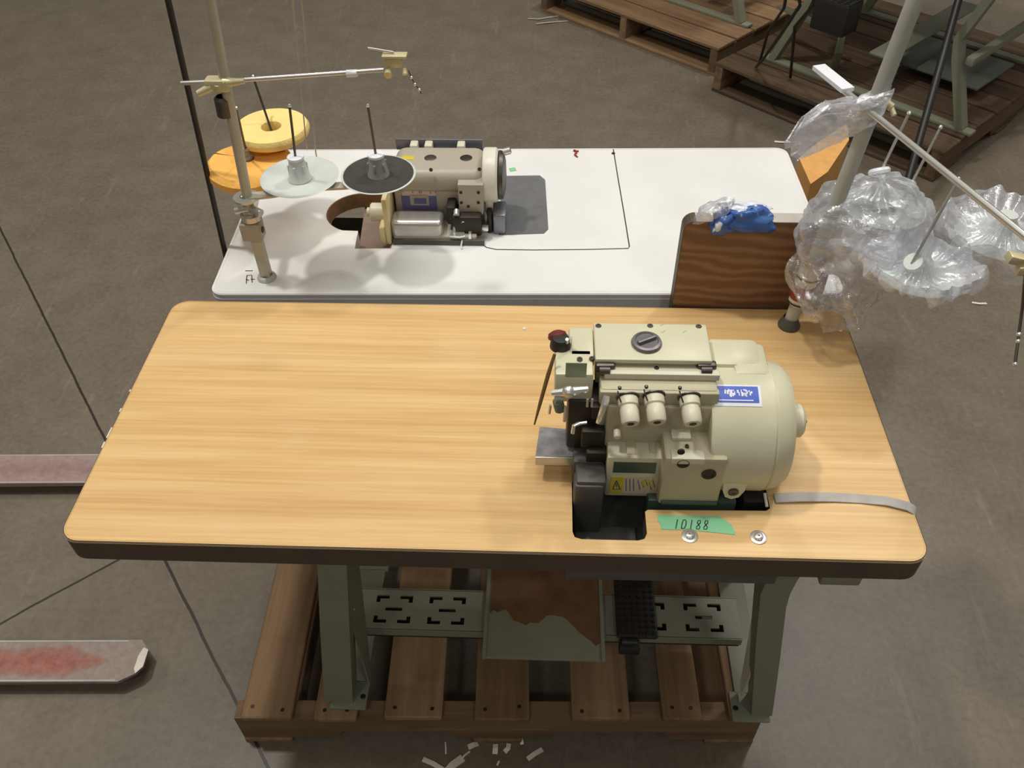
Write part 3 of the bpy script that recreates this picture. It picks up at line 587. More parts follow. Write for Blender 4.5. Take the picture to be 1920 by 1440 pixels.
# ------------------------------------------------------------------ greige sewing machine on the white table
WM = thing('sewing_machine', 'greige industrial sewing machine standing on the white table', 'sewing machine', (-.13, .76, 0))
def fw(u0, v0, u1, v1, y): p, q = W(u0, v0, y=y), W(u1, v1, y=y); return p, q
b = B(); b.box((-.222, .760, .0), (-.048, .86, .10), .006); b.box((-.225, .752, .078), (-.046, .862, .128), .022, seg=5); b.box((-.222, .705, 0), (-.06, .80, .018), .003); arm = b.done('arm_housing', 'greige', WM)
for u, v, r, m_ in ((807, 296, .0105, 'dsteel'), (874, 296, .0105, 'dark')):
    p = W(u, v, .128); b = B(); b.lathe([(0, .001), (r, .001), (r*1.15, 0), (r*1.15, -.002)], (p.x, p.y, .128), (0, 0, 1), 20); b.done('oil_port', m_, arm)
for u, v in ((808, 318), (899, 317)): screw(W(u, v, y=.754)+Vector((0, -.0005, 0)), (0, -1, .8), .0035, arm, mat='dark')
p = W(765, 296, .128); b = B(); b.box((p.x-.012, p.y-.007, .126), (p.x+.012, p.y+.007, .1287), .0005); b.done('sticker', 'sticky', arm)
# label
p, q = fw(752, 346, 820, 394, .7595); b = B(); b.box((p.x, .759, q.z), (q.x, .7605, p.z)); MT['pinkw'] = plain('pinkish_white_sticker', srgb(206, 190, 180), .45); lb = b.done('name_plate', 'pinkw', arm, smooth=0)
p, q = fw(752, 367, 820, 394, .7587); b = B(); b.box((p.x, .7585, q.z), (q.x, .7593, p.z)); b.done('plate_band', 'violet', lb, smooth=0)
p, q = fw(768, 366, 805, 385, .7582); b = B(); b.box((p.x, .7580, q.z), (q.x, .7588, p.z)); b.done('plate_field', 'greige', lb, smooth=0)
b = B(); r3 = random.Random(3)
for k in range(15):
    u0 = 755+4.2*k+r3.uniform(-1, 1); v0 = 351+r3.uniform(0, 4); p, q = fw(u0, v0, u0+r3.uniform(1.4, 3.6), v0+r3.uniform(3, 9), .7590); b.box((p.x, .7583, q.z), (q.x, .7592, p.z))
b.done('plate_lettering', 'brownred', lb, smooth=0)
p, q = fw(776, 372, 800, 382, .7575); b = B(); b.box((p.x, .7572, q.z), (q.x, .7582, p.z)); b.done('plate_badge', 'violet', lb, smooth=0)
b = B(); b.box((-.236, .70, 0), (-.226, .862, .102), .003); b.box((-.247, .70, 0), (-.236, .76, .04), .003); MT['yell'] = plain('yellowed_cream', srgb(232, 214, 160), .5); b.done('belt_guard', 'yell', WM, label='yellowed cream belt guard plate')
b = B(); b.cyl((-.268, .745, .045), (-.236, .745, .045), .018, bev=.002); b.cyl((-.275, .745, .045), (-.268, .745, .045), .009); b.done('pulley_shaft', 'ivory', WM)
# silver motor box in front
p0, p1 = W(737, 408, .045), W(828, 440, .0)
b = B(); b.box((-.226, .706, .004), (-.125, .752, .048), .010, seg=4); b.done('silver_cover', 'steel', WM)
b = B(); b.box((-.224, .700, 0), (-.045, .712, .012), .002); b.done('bed_rim', 'char', WM)
b = B(); b.box((-.046, .757, .03), (-.030, .83, .135), .006); b.done('end_flange', 'white', WM)
b = B(); b.lathe([(0, 0), (.050, 0), (.052, .003), (.052, .024), (.048, .028), (0, .028)], (-.048, .792, .101), (1, 0, 0), 48); b.done('end_cover', 'white', WM)
b = B(); b.lathe([(0, 0), (.045, 0), (.047, .003), (.045, .010), (.03, .014), (0, .016)], (-.020, .792, .101), (1, 0, 0), 40); hw = b.done('handwheel', 'dsteel', WM)
b = B(); b.cyl((-.010, .80, .146), (.004, .80, .150), .007, bev=.001); b.done('handwheel_knob', 'chrome', hw)
p, q = fw(858, 347, 908, 408, .735)
b = B(); b.prism([(p.x, p.z), (q.x, p.z), (q.x-.001, q.z+.012), (q.x-.006, q.z), (p.x+.008, q.z), (p.x, q.z+.014)], 0, .03, T=lambda s: Vector((s.x, .735+.03-s.z, s.y))); fc = b.done('face_plate', 'greige', WM, smooth=30)
for u, v in ((864, 361), (897, 361), (865, 380), (897, 380), (878, 387)): screw(W(u, v, y=.7345), (0, -1, 0), .003, fc, mat='dark')
b = B(); b.box((-.108, .715, .01), (-.05, .765, .055), .006); b.box((-.118, .725, .03), (-.10, .765, .07), .004); b.done('needle_mechanism', 'dark', WM)
b = B(); b.cyl((-.098, .728, .062), (-.098, .718, .058), .006); b.cyl((-.09, .726, .05), (-.085, .716, .042), .004); b.cyl((-.102, .722, .045), (-.104, .715, .02), .003); b.done('thread_guide', 'steel', WM)
b = B(); b.prism([(-.112, .702), (-.092, .700), (-.082, .704), (-.088, .73), (-.098, .74), (-.108, .725)], .018, .022); b.box((-.076, .703, .010), (-.07, .73, .024), .001); b.box((-.075, .722, .018), (-.038, .735, .026), .002); b.done('presser_foot', 'chrome', WM)
b = B(); b.tube([(-.088, .702, .012), (-.090, .694, .004), (-.088, .688, .002)], .0015, 6); b.done('feed_pin', 'stickw', WM)
b = B(); b.box((-.03, .738, .0), (-.005, .79, .045), .004); MT['bluegrey'] = plain('blue_grey_steel', srgb(128, 130, 138), .35, .6); b.done('side_guard', 'bluegrey', WM)
b = B(); b.box((-.042, .742, .0), (-.032, .775, .05), .003); b.done('looper_guard', 'dark', WM)
# pale lid rack behind the arm
b = B(); b.box((-.222, .858, .090), (-.052, .893, .100), .002); b.box((-.232, .888, .098), (-.056, .893, .122), .002)
b.done('thread_rack', 'bluegrey', WM)
for x_ in (-.192, -.163, -.098): b = B(); b.box((x_-.008, .863, .098), (x_+.008, .886, .122), .003); b.done('thread_guide_block', 'ivory', WM)

# ------------------------------------------------------------------ left thread stand
S1 = thing('thread_stand', 'thread stand on the white table with yellow, orange, pale and black spool discs', 'thread stand', (-.446, .592, 0), 'thread stands')
b = B(); b.lathe([(.017, 0), (.018, .002), (.016, .006), (.011, .008)], (-.446, .592, 0), (0, 0, 1), 20); b.done('stand_foot', 'pale', S1)
def zpt(u, v, z): return W(u, v, z)
pb0 = Vector((-.446, .592, .002)); pt0 = Vector((-.4445, .592, .15))
b = B(); b.box((-.4555, .583, .004), (-.4365, .601, .15), .002); b.done('lower_post', 'olive', S1)
b = B(); b.box((-.466, .576, .092), (-.430, .606, .128), .003); cb = b.done('post_clamp', 'greige', S1); screw((-.429, .590, .11), (1, 0, 0), .006, cb, 'clamp_screw')
b = B(); b.lathe([(.011, 0), (.018, .002), (.018, .012), (.011, .014)], (-.4445, .592, .130), (0, 0, 1), 20); b.lathe([(.010, 0), (.022, .001), (.022, .005), (.010, .006)], (-.4445, .592, .172), (0, 0, 1), 24)
b.cyl((-.468, .588, .15), (-.44, .588, .155), .006); b.cyl((-.44, .588, .155), (-.420, .578, .152), .007); b.done('arm_collar', 'steel', S1)
htop = W(393, 0, y=.592); dirp = (Vector((htop.x, .592, htop.z))-Vector((-.4445, .592, .14)))
b = B(); b.tube([Vector((-.4445, .592, .14)), Vector((-.4445, .592, .14))+dirp*1.7], .0085, 16); b.done('upper_pole', 'olive', S1)
ZA = .176
b = B(); b.tube([(-.4445, .592, ZA), (-.40, .598, ZA+.002), (-.34, .622, ZA+.001), (-.28, .630, ZA), (-.215, .642, ZA)], 0, flat=(.020, .004)); b.tube([(-.4445, .592, ZA), (-.452, .61, ZA-.046), (-.462, .70, ZA-.046), (-.460, .76, ZA-.046), (-.455, .83, ZA-.014)], 0, flat=(.018, .004)); b.done('spool_arm', 'olive', S1, smooth=0)
def spool(c, kind, tip):
    c = Vector(c); z = c.z
    if kind in ('disc', 'felt'):
        b = B(); R = .0685 if kind == 'disc' else .0655
        b.lathe([(0, -.003), (R*.5, -.004), (R-.002, .003), (R, .0045), (R-.0025, .0055), (R*.8, .001), (0, -.0005)], c, (0, 0, 1), 48); d = b.done('spool_disc', 'disc', S1)
        if kind == 'felt':
            b = B(); b.lathe([(0, .0025), (R-.004, .0048), (R-.004, .0058), (0, .0035)], c, (0, 0, 1), 48); b.done('felt_pad', 'felt', d, label='black felt pad with pale rim')
        b = B(); b.lathe([(.021, 0), (.019, .004), (.015, .028), (.0135, .034), (.013, .040), (0, .040)], c+Vector((0, 0, .001)), (0, 0, 1), 18)
        for k in range(6):
            a = k*PI/3+.4; b.box((c.x+.0155*math.cos(a)-.002, c.y+.0155*math.sin(a)-.002, z+.001), (c.x+.0155*math.cos(a)+.002, c.y+.0155*math.sin(a)+.002, z+.03), .0008, RZ(a))
        b.done('spool_cone', 'cone' if kind == 'felt' else 'disc', d)
        b = B(); b.lathe([(.0135, 0), (.0145, .001), (.0145, .005), (.012, .006), (0, .006)], c+Vector((0, 0, .039)), (0, 0, 1), 18); b.done('cone_cap', 'stickw', d); zb = .044
    elif kind == 'orange':
        b = B(); R = .079
        b.lathe([(.012, -.024), (R-.012, -.024), (R, -.014), (R, -.002), (R-.010, .008), (R*.5, .010), (.012, .010)], c, (0, 0, 1), 48)
        for v in b.bm.verts:
            a = math.atan2(v.co.y-c.y, v.co.x-c.x); r = (v.co.xy-c.xy).length; v.co.z += .004*math.sin(2*a+1)*r/R
        d = b.done('foam_pad', 'orange', S1, label='orange foam pad')
        for aa in (2.9, .35): b = B(); b.tube([c+Vector((r*math.cos(aa), r*math.sin(aa), .0095-.012*max(0, r-.07)/.009+.004*math.sin(2*aa+1)*r/R)) for r in (.02, .04, .06, .07)], .0008, 5); MT['slit'] = MT.get('slit') or plain('foam_slit', srgb(150, 92, 34), .9); b.done('foam_slit', 'slit', d)
        b = B(); b.lathe([(0, 0), (.013, 0), (.013, .008), (.009, .010), (.009, .020), (.014, .021), (.014, .026), (0, .027)], c+Vector((-.003, .003, .008)), (0, 0, 1), 18); b.done('pin_socket', 'greige', S1); zb = .02
    else:
        b = B(); R = .0705; h0, h1 = -.010, .013
        prof = [(.017, h0+.006), (.022, h0), (R-.012, h0), (R-.003, h0+.004), (R, h0+.012), (R, h1-.008), (R-.004, h1-.001), (R-.014, h1), (.024, h1), (.019, h1-.003), (.017, h1-.010), (.017, h0+.006)]
        b.lathe(prof, c, (0, 0, 1), 48); b.done('foam_pad', 'yellow', S1, label='pale yellow foam ring'); zb = -.01
    b = B(); p0 = c+Vector((0, 0, zb)); t = Vector(tip); b.cyl(p0, t, .0022, .0022, 10); b.done('spool_pin', 'dsteel', S1)
    b = B(); b.lathe([(0, 0), (.0026, .001), (.0032, .003), (.002, .005), (0, .0055)], t-Vector((0, 0, .001)), t-p0, 10); b.done('pin_tip', 'chrome', S1)
spool((-.359, .640, .183), 'disc', W(543, 200, y=.636)); spool((-.2215, .650, .183), 'felt', W(690, 200, y=.647))
co_ = W(465, 299, .163); spool((co_.x, co_.y, .155), 'orange', W(443, 203, y=.686)); cy_2 = W(508, 236, .200); spool((cy_2.x, cy_2.y, .189), 'foam', W(475, 145, y=.828))
# guide arm with brass hub and end clip
ha = W(340, 156, y=.592); hb = W(720, 131, y=.606); hc = W(411, 153, y=.592)
b = B(); b.tube([ha, hc, hb], .0035, 12); ga = b.done('guide_arm', 'steel', S1)
b = B(); c_ = hc; b.lathe([(.010, -.008), (.016, -.006), (.016, .004), (.010, .008)], c_+Vector((0, 0, -.004)), dirp, 20); b.box((c_.x-.02, .577, c_.z-.012), (c_.x+.018, .600, c_.z+.008), .004); b.tube([c_+Vector((.01, -.008, .002)), c_+Vector((.042, -.006, .004))], [.008, .004], 10); b.tube([c_+Vector((-.01, -.010, -.004)), c_+Vector((-.032, -.016, -.012))], [.007, .005], 10); b.done('arm_hub', 'brass', S1)
b = B(); b.lathe([(.0085, 0), (.0135, .002), (.0135, .03), (.0095, .034)], c_-dirp.normalized()*.058, dirp, 18); b.done('pole_sleeve', 'dsteel', S1)
b = B(); b.tube([W(650, 138, y=.604), W(670, 137, y=.604)], .0056, 12); b.done('arm_sleeve', 'stickw', ga)
e = W(740, 114, y=.606); b = B(); b.box((e.x-.014, e.y-.008, e.z-.008), (e.x+.012, e.y+.008, e.z+.008), .002); b.box((e.x-.018, e.y-.010, e.z+.007), (e.x+.020, e.y+.008, e.z+.011), .001); b.cyl((e.x-.010, e.y-.008, e.z-.014), (e.x-.010, e.y-.016, e.z-.016), .006); b.cyl((e.x+.014, e.y-.006, e.z-.010), (e.x+.016, e.y-.012, e.z-.016), .004); b.done('thread_clip', 'brass', S1)
b = B(); b.tube([W(690, 90, y=.612), W(738, 98, y=.606)], .0016, 8); b.done('clip_lever', 'steel', S1)
for u, v in ((771, 145), (778, 158), (786, 168)): p = W(u, v, y=.606); b = B(); b.lathe([(0, -.003), (.0022, -.0015), (.0026, 0), (.0022, .0015), (0, .003)], p, (0, 0, 1), 10); b.done('bead', 'chrome', S1)
b = B(); b.tube([W(766, 132, y=.606), W(771, 145, y=.606), W(778, 158, y=.606), W(786, 168, y=.606), W(790, 176, y=.606)], .0009, 6); b.done('bead_thread', 'dsteel', S1)
# threads hanging from above to the spools
for i, (u0, u1, v1) in enumerate(((541, 574, 268), (558, 592, 285))):
    p1 = W(u1, v1, .192); p0 = W(u0, -80, y=p1.y)
    b = B(); b.tube([p0, p0.lerp(p1, .5)+Vector((0, 0, .0)), p1, Vector((p1.x+.001, p1.y-.004, p1.z-.012))], .0012, 6)
    tag(b.done('thread_strand', 'thread', loc=p1), ('left' if i == 0 else 'right')+' one of two ecru threads hanging down behind the pale spool disc', 'thread', 'hanging ecru threads')

# black rod standing on the floor beside the white table
t0, t1 = W(422, 474, y=.69), W(315, 0, y=.69); dr = (t1-t0).normalized(); bot = t0-dr*((t0.z-FL)/dr.z)
b = B(); b.tube([bot, t0, t0+dr*.85], .0052, 10); tag(b.done('rod', 'black', loc=bot), 'thin black rod standing upright beside the left edge of the white table', 'rod')

# ------------------------------------------------------------------ brown board and packet
BD = thing('tabletop_board', 'brown wood-grain board standing on edge between the two tables', 'board', (.43, .54, -.68))
def bo(z1, n=6): return [(.302+.018*(1-math.cos(PI/2*k/n)), z1-.018*(1-math.sin(PI/2*k/n))) for k in range(n+1)]
ZBt = .178; outl = [(.302, -.679)]+bo(ZBt)+[(.56, ZBt), (.56, -.679)]
b = B(); b.prism(outl, 0, .026, T=lambda p: Vector((p.x, .5545-p.z, p.y))); b.done('panel', 'walnut', BD, smooth=0)
rim = [(.302, -.679)]+bo(ZBt)+[(.56, ZBt)]
b = B()
for (x0, z0), (x1, z1) in zip(rim, rim[1:]): 
    m_ = 1 if z1 > ZBt-.0005 and z0 > ZBt-.0005 else 0; b.mi = m_
    nx, nz = -(z1-z0), (x1-x0); L = math.hypot(nx, nz); nx, nz = nx/L*.0012, nz/L*.0012
    b._new([(x0, .5283, z0), (x1, .5283, z1), (x1, .5547, z1), (x0, .5547, z0), (x0+nx, .5283, z0+nz), (x1+nx, .5283, z1+nz), (x1+nx, .5547, z1+nz), (x0+nx, .5547, z0+nz)], [(0, 1, 2, 3), (4, 7, 6, 5), (0, 4, 5, 1), (3, 2, 6, 7), (0, 3, 7, 4), (1, 5, 6, 2)])
b.done('edge_band', ['edge', 'wedge'], BD, smooth=0, label='dark and grey edge band')
# crumpled packet over the top edge
PK = thing('plastic_packet', 'crumpled blue and white plastic packet lying over the top edge of the brown board', 'packet', (.385, .54, .18))
def lump(c, rx, ry, rz, seed, amp, tilt=0, cut=None, n=36):
    b = B(); c = Vector(c); R = RY(tilt)
    def fn(i, j):
        th = 2*PI*i; ph = PI*(.02+.96*j); d = Vector((math.sin(ph)*math.cos(th), math.sin(ph)*math.sin(th), math.cos(ph)))
        k = 1+amp*fb(d.x*1.5+seed, d.y*1.5, d.z*1.5)+amp*.35*abs(fb(d.x*3+seed, d.y*3, d.z*3)); return c + R @ Vector((d.x*rx*k, d.y*ry*k, d.z*rz*k))
    b.grid(fn, n, 20, wrap=True); return b
b = lump((.402, .526, .185), .044, .017, .021, 3, .5, .08); b.done('blue_fold', 'packet', PK, smooth=35)
b = lump((.365, .524, .180), .022, .014, .020, 9, .5, -.2); b.done('blue_fold', 'packet', PK, smooth=35)
b = lump((.346, .536, .196), .030, .016, .012, 5, .5, -.55); b.done('clear_fold', 'filmd', PK, smooth=35)
b = lump((.400, .540, .200), .040, .012, .006, 12, .6, .1); b.done('white_fold', 'packw', PK, smooth=35)
# ------------------------------------------------------------------ right thread stand of the oak table
S2 = thing('thread_stand', 'thread stand wrapped in clear plastic at the right back corner of the oak table', 'thread stand', (.498, .478, 0), 'thread stands')
bs = Vector((.498, .478, 0)); hubp = W(1640, 196, y=.478); dp = hubp-bs
b = B(); b.lathe([(.019, 0), (.019, .004), (.015, .012), (.0125, .02)], bs, (0, 0, 1), 20); b.done('stand_foot', 'char', S2)
b = B(); b.tube([bs+dp*.01, bs+dp*2.2], .0112, 18); b.done('pole', 'pale', S2)
b = B(); b.lathe([(.0125, 0), (.0165, .004), (.0175, .03), (.0175, .085), (.0165, .09), (.0125, .092)], bs+dp*.12, dp, 24); lbz = b.done('paper_sleeve', 'white', S2, label='white paper sleeve with red print')
for f0, f1, m_ in ((.16, .23, 'red'), (.33, .36, 'red'), (.135, .143, 'black'), (.262, .270, 'black')):
    b = B(); q = bs+dp*f0; L = (dp*(f1-f0)).length; b.lathe([(.0182, 0), (.0184, .0005), (.0184, L-.0005), (.0182, L)], q, dp, 24); b.done('sleeve_band', m_, lbz)
hr0, hr1 = W(1536, 132, .41), W(1930, 450, .41); hub2 = hr0.lerp(hr1, .25)
b = B(); b.tube([hr0, hub2, hr1+(hr1-hr0)*.15], .0045, 12); b.done('guide_arm', 'steel', S2)
b = B(); d_ = (hr1-hr0).normalized(); b.tube([hr0-d_*.004+Vector((0, 0, .004)), hr0+d_*.075+Vector((0, 0, .004))], 0, flat=(.020, .006)); b.done('arm_end_tab', 'stickw', S2, label='white tab at the arm end')
b = B(); b.lathe([(.012, 0), (.017, .003), (.017, .02), (.012, .024)], bs+dp*.96, dp, 20); b.done('arm_hub', 'pale', S2)
p = W(1655, 188, y=.478); b = B(); b.cyl(p, p+Vector((.012, -.01, -.006)), .006); b.cyl(p+Vector((.01, -.008, -.004)), p+Vector((.014, -.02, -.012)), .0035); b.done('hub_screw', 'brass', S2)
ZD = .185; PINS4 = W(1700, 362, .2)
DISC = [Vector((.628, .560, ZD)), Vector((.635, .392, ZD)), Vector((.785, .482, ZD)), Vector((.690, .600, ZD-.01))]
b = B(); b.tube([bs+dp*.43, Vector((.56, .48, ZD-.012)), Vector((.635, .45, ZD-.012)), DISC[1]+Vector((0, 0, -.012))], 0, flat=(.018, .004)); b.tube([Vector((.56, .48, ZD-.012)), DISC[0]+Vector((0, 0, -.012)), Vector((PINS4.x, PINS4.y, ZD-.012))], 0, flat=(.018, .004)); b.tube([Vector((.635, .45, ZD-.012)), Vector((.71, .45, ZD-.012)), DISC[2]+Vector((0, 0, -.012))], 0, flat=(.018, .004)); b.done('spool_arm', 'pale', S2, smooth=0)
PINS = [(W(1650, 325, .232), W(1703, 215, .330)), (W(1712, 490, .215), W(1795, 340, .33)), None, (W(1700, 362, .2), W(1762, 242, .30))]
for i, c in enumerate(DISC):
    if i == 3:
        b = B(); b.cyl(PINS[3][0]-(PINS[3][1]-PINS[3][0])*.25, PINS[3][1], .0024, n=10); b.done('spool_pin', 'steel', S2); b = B(); b.lathe([(0, 0), (.003, .001), (.0036, .0035), (.0022, .006), (0, .0065)], PINS[3][1], PINS[3][1]-PINS[3][0], 10); b.done('pin_tip', 'chrome', S2); continue
    R = .066; b = B(); b.lathe([(0, -.003), (R*.5, -.004), (R-.002, .003), (R, .0045), (R-.0025, .0055), (R*.8, .001), (0, -.0005)], c, (0, 0, 1), 40); dd = b.done('spool_disc', 'disc', S2)
    pin = PINS[i]; base = c+Vector((0, 0, .002))
    topc = pin[0] if pin else c+Vector((0, 0, .045))
    b = B(); b.lathe([(.021, 0), (.018, .004), (.0135, (topc-base).length), (0, (topc-base).length)], base, topc-base, 18); b.done('spool_cone', 'disc', dd)
    if i in (0,): b = B(); b.lathe([(.009, 0), (.0165, .001), (.0175, .006), (.015, .010), (.009, .011)], topc-Vector((0, 0, .002)), topc-base, 20); b.done('cone_cap', 'stickw', dd)
    if pin:
        b = B(); b.cyl(pin[0]-(pin[1]-pin[0])*.1, pin[1], .0024, n=10); b.done('spool_pin', 'steel', S2)
        b = B(); b.lathe([(0, 0), (.003, .001), (.0036, .0035), (.0022, .006), (0, .0065)], pin[1], pin[1]-pin[0], 10); b.done('pin_tip', 'chrome', S2)
# clip and hanging chain at the arm end (right edge)
p = W(1906, 488, .30); b = B(); b.box((p.x-.014, p.y-.008, p.z-.006), (p.x+.03, p.y+.008, p.z+.006), .002, RY(.25)); b.box((p.x+.002, p.y-.012, p.z-.018), (p.x+.02, p.y+.002, p.z-.004), .003); b.tube([p+Vector((.02, 0, 0)), Vector((hr1.x+.02, hr1.y-.015, .408))], .003, 8); b.done('thread_clip', 'brass', S2)
c0_, c1_ = W(1917, 575, .24), W(1903, 683, .18); b = B(); b.tube([p+Vector((.012, -.01, -.01)), c0_, c0_.lerp(c1_, .55), c1_], .0022, 8); b.done('hanging_rod', 'dsteel', S2)
for f in (.48, .60, 1.0): q = c0_.lerp(c1_, f); b = B(); b.lathe([(0, -.004), (.003, -.002), (.0036, 0), (.003, .002), (0, .004)], q, (0, 0, 1), 10); b.done('bead', 'chrome', S2)

# ------------------------------------------------------------------ clear plastic around the right stand
def cap_bag(name, label, c, R, top, skirt, seed, mat, squash=1.0, cone_h=.05, wr=22, ang=0, dropx=(0, 0)):
    """film gathered round a spool: raised at the cone, dished over the disc, wrinkled rays, then a loose skirt"""
    b = B(); c = Vector(c); na, nr = 168, 46
    def fn(i, j):
        a = 2*PI*i; t = j; ca, sa = math.cos(a), math.sin(a)
        ray = fb(ca*wr*.16+seed, sa*wr*.16, t*.5)+.6*fb(ca*wr*.42+seed, sa*wr*.42, t*.9)
        lump_ = fb(ca*1.3+seed*2, sa*1.3, 0)
        if t < .72:
            k = t/.72; r = R*(.06+.94*k)*(1+.16*lump_*k); z = cone_h*math.exp(-(r/(.27*R))**2)+.020*k**2-.010*math.sin(PI*k)+.020*ray*(.25+k)
        else:
            k = (t-.72)/.28; r = R*(1+.16*lump_)*(1+.10*math.sin(PI*k)-.14*k)+.014*ray; z = .020-skirt*k*(1+.5*lump_+.25*ray)
        crk = .005*fb(ca*r*26+seed, sa*r*26, t*2)+.0012*fb(ca*r*80+seed, sa*r*80, t*3)
        x = r*ca*squash; y = r*sa
        return c+Vector((x*math.cos(ang)-y*math.sin(ang)+crk+dropx[0]*max(0, t-.72), x*math.sin(ang)+y*math.cos(ang)+crk+dropx[1]*max(0, t-.72), top+z+crk))
    b.grid(fn, na, nr, wrap=True); o = b.done(name, mat, loc=c, smooth=70); return tag(o, label, 'plastic bag', 'clear plastic wraps on the thread stand')
cap_bag('plastic_wrap', 'clear crinkled plastic wrapped over the front spool disc of the right stand', DISC[1]+Vector((-.006, -.004, 0)), .074, .010, .032, 4, 'filmh', 1.1,   .040, 17)
def balloon(label, c, rx, ry, rz, seed, mat, tilt=0):
    b = B(); c = Vector(c); R = RY(tilt)
    def fn(i, j):
        a = 2*PI*i; ph = PI*(.015+.97*j); d = Vector((math.sin(ph)*math.cos(a), math.sin(ph)*math.sin(a), math.cos(ph)))
        k = 1+.22*fb(d.x*1.4+seed, d.y*1.4, d.z*1.4)+.16*fb(math.cos(a)*3.2+seed, math.sin(a)*3.2, d.z*.9)+.08*fb(d.x*5+seed, d.y*5, d.z*5)+.014*fb(d.x*13+seed, d.y*13, d.z*13)
        return c+R @ Vector((d.x*rx*k, d.y*ry*k, d.z*rz*k))
    b.grid(fn, 150, 80, wrap=True); return tag(b.done('plastic_wrap', mat, loc=c, smooth=70), label, 'plastic bag', 'clear plastic wraps on the thread stand')
balloon('loose clear plastic bag around the pole and back spool disc, above the low bag', tuple(W(1622, 432, .185)), .106, .088, .088, 11, 'filmh')
cap_bag('plastic_wrap', 'clear plastic wrapped over the spool disc at the right edge of the photo', DISC[2]+Vector((.0, -.004, 0)), .088, .012, .05, 21, 'filmh', 1.1, .03, 14)
# loose bag hanging down between the stand and the bottle-white sleeve
b = B(); bc = Vector((.545, .43, .06))
def fnb(i, j):
    a = 2*PI*i; k = j; r = (.035+.035*math.sin(PI*min(1, k*1.15)))*(1+.35*fb(math.cos(a)*1.6+40, math.sin(a)*1.6, k*2))+.006*fb(math.cos(a)*7+3, math.sin(a)*7, k*5)
    return Vector((.522+.030*k, .468-.05*k, .165-.10*k))+Vector((r*math.cos(a)*1.15, r*math.sin(a)*.8, .012*fb(math.cos(a)*4, math.sin(a)*4, k*6)))
b.grid(fnb, 90, 40, wrap=True); tag(b.done('plastic_wrap', 'filmt', loc=(.545, .43, .06), smooth=70), 'thin clear plastic bag hanging low against the post sleeve of the right stand', 'plastic bag', 'clear plastic wraps on the thread stand')
# film draped from the hub towards the back
rows = [[W(1655, 160, .42), W(1665, 190, .42), W(1650, 225, .41)], [W(1590, 185, .40), W(1600, 215, .40), W(1612, 250, .37)], [W(1545, 190, .385), W(1545, 225, .37), W(1580, 262, .34)], [W(1510, 215, .37), W(1500, 250, .35), W(1535, 285, .31)], [W(1485, 262, .35), W(1482, 275, .33), W(1500, 300, .30)]]
def bil(i, j):
    x = i*(len(rows)-1); k = min(int(x), len(rows)-2); f = x-k; f = f*f*(3-2*f); y = j*2; m = min(int(y), 1); g = y-m
    q = lambda r: rows[r][m].lerp(rows[r][m+1], g)
    p = q(k).lerp(q(k+1), f); bulge = math.sin(PI*j)*.02
    return p+Vector((0, -.5*bulge, bulge))+Vector((1, 1, 1))*.006*fb(i*7, j*9, 3)+Vector((0, 0, .008*fb(i*2.5, j*12, 7)))
b = B(); b.grid(bil, 60, 36); b.grid(lambda i, j: bil(i, j)+Vector((.002, .02+.03*math.sin(PI*j)*i, -.014-.02*math.sin(PI*j))), 60, 36)
tag(b.done('plastic_wrap', 'filmh', loc=rows[2][1], smooth=70, fix=False), 'clear plastic sheet gathered at the pole and draped over the white tab', 'plastic bag', 'clear plastic wraps on the thread stand')
# orange foam sheet behind the white table corner
fpnts = [W(1498, 296, -.05), W(1520, 345, -.05), W(1552, 322, -.05), W(1592, 262, -.05), W(1588, 232, -.05), W(1540, 262, -.05)]
b = B(); b.prism([(p.x, p.y) for p in fpnts], FL, -.05); tag(b.done('foam_sheet', 'kraft', loc=(fpnts[0].x, fpnts[0].y, FL), smooth=0), 'folded orange foam standing on the floor at the right back corner of the white table', 'foam sheet')
b = B(); q = fpnts[3].lerp(fpnts[1], .5); 

# ------------------------------------------------------------------ forklift forks at the left
def fork(tip, label, mat, ang):
    t = B(); w = .049; L = 1.35
    prof = [(-L, -w), (-.045, -w), (-.012, -w*.62), (0, -w*.30), (0, w*.50), (-.022, w), (-L, w)]
    t.prism(prof, -.026, 0)
    for v in t.bm.verts:
        if v.co.z < -.01 and v.co.x > -.3: v.co.z = -.006-.02*min(1, -v.co.x/.3)
    for v in t.bm.verts: v.co += Vector(tip)
    o = t.done('forklift_fork', mat, loc=tip, smooth=0); tag(o, label, 'forklift fork', 'forklift forks on the left'); o.rotation_euler = (0, 0, math.radians(ang))
    q = B(); q.prism([(-.012, -w*.62), (0, -w*.30), (0, w*.50), (-.012, w*.62), (-.018, w*.2), (-.018, -w*.4)], .0002, .0008)
    for v in q.bm.verts: v.co += Vector(tip)
    q.done('worn_tip', 'paper', o, smooth=0, label='bare bright steel tip')
    for sy in (-1, 1):
        q = B(); q.box((-L, sy*w*.94-.0012, .0001), (-.05, sy*w*.94+.0012, .0006))
        for v in q.bm.verts: v.co += Vector(tip)
        q.done('worn_edge', 'pale', o, smooth=0, label='paint worn off along the edge')
    return o
ZF = FL+.045; FA = 2.0
tp1 = W(272, 1238, ZF); fork(tp1, 'red-worn steel forklift fork with its tip showing, nearer to the camera', 'fork', FA)
m0 = W(0, 879, ZF); d3 = Vector((math.cos(math.radians(FA)), math.sin(math.radians(FA)), 0)); tp2 = m0+d3*(((tp1-m0).dot(d3))); fork(tp2, 'pinkish worn forklift fork running under the left edge of the oak table', 'forkp', FA)

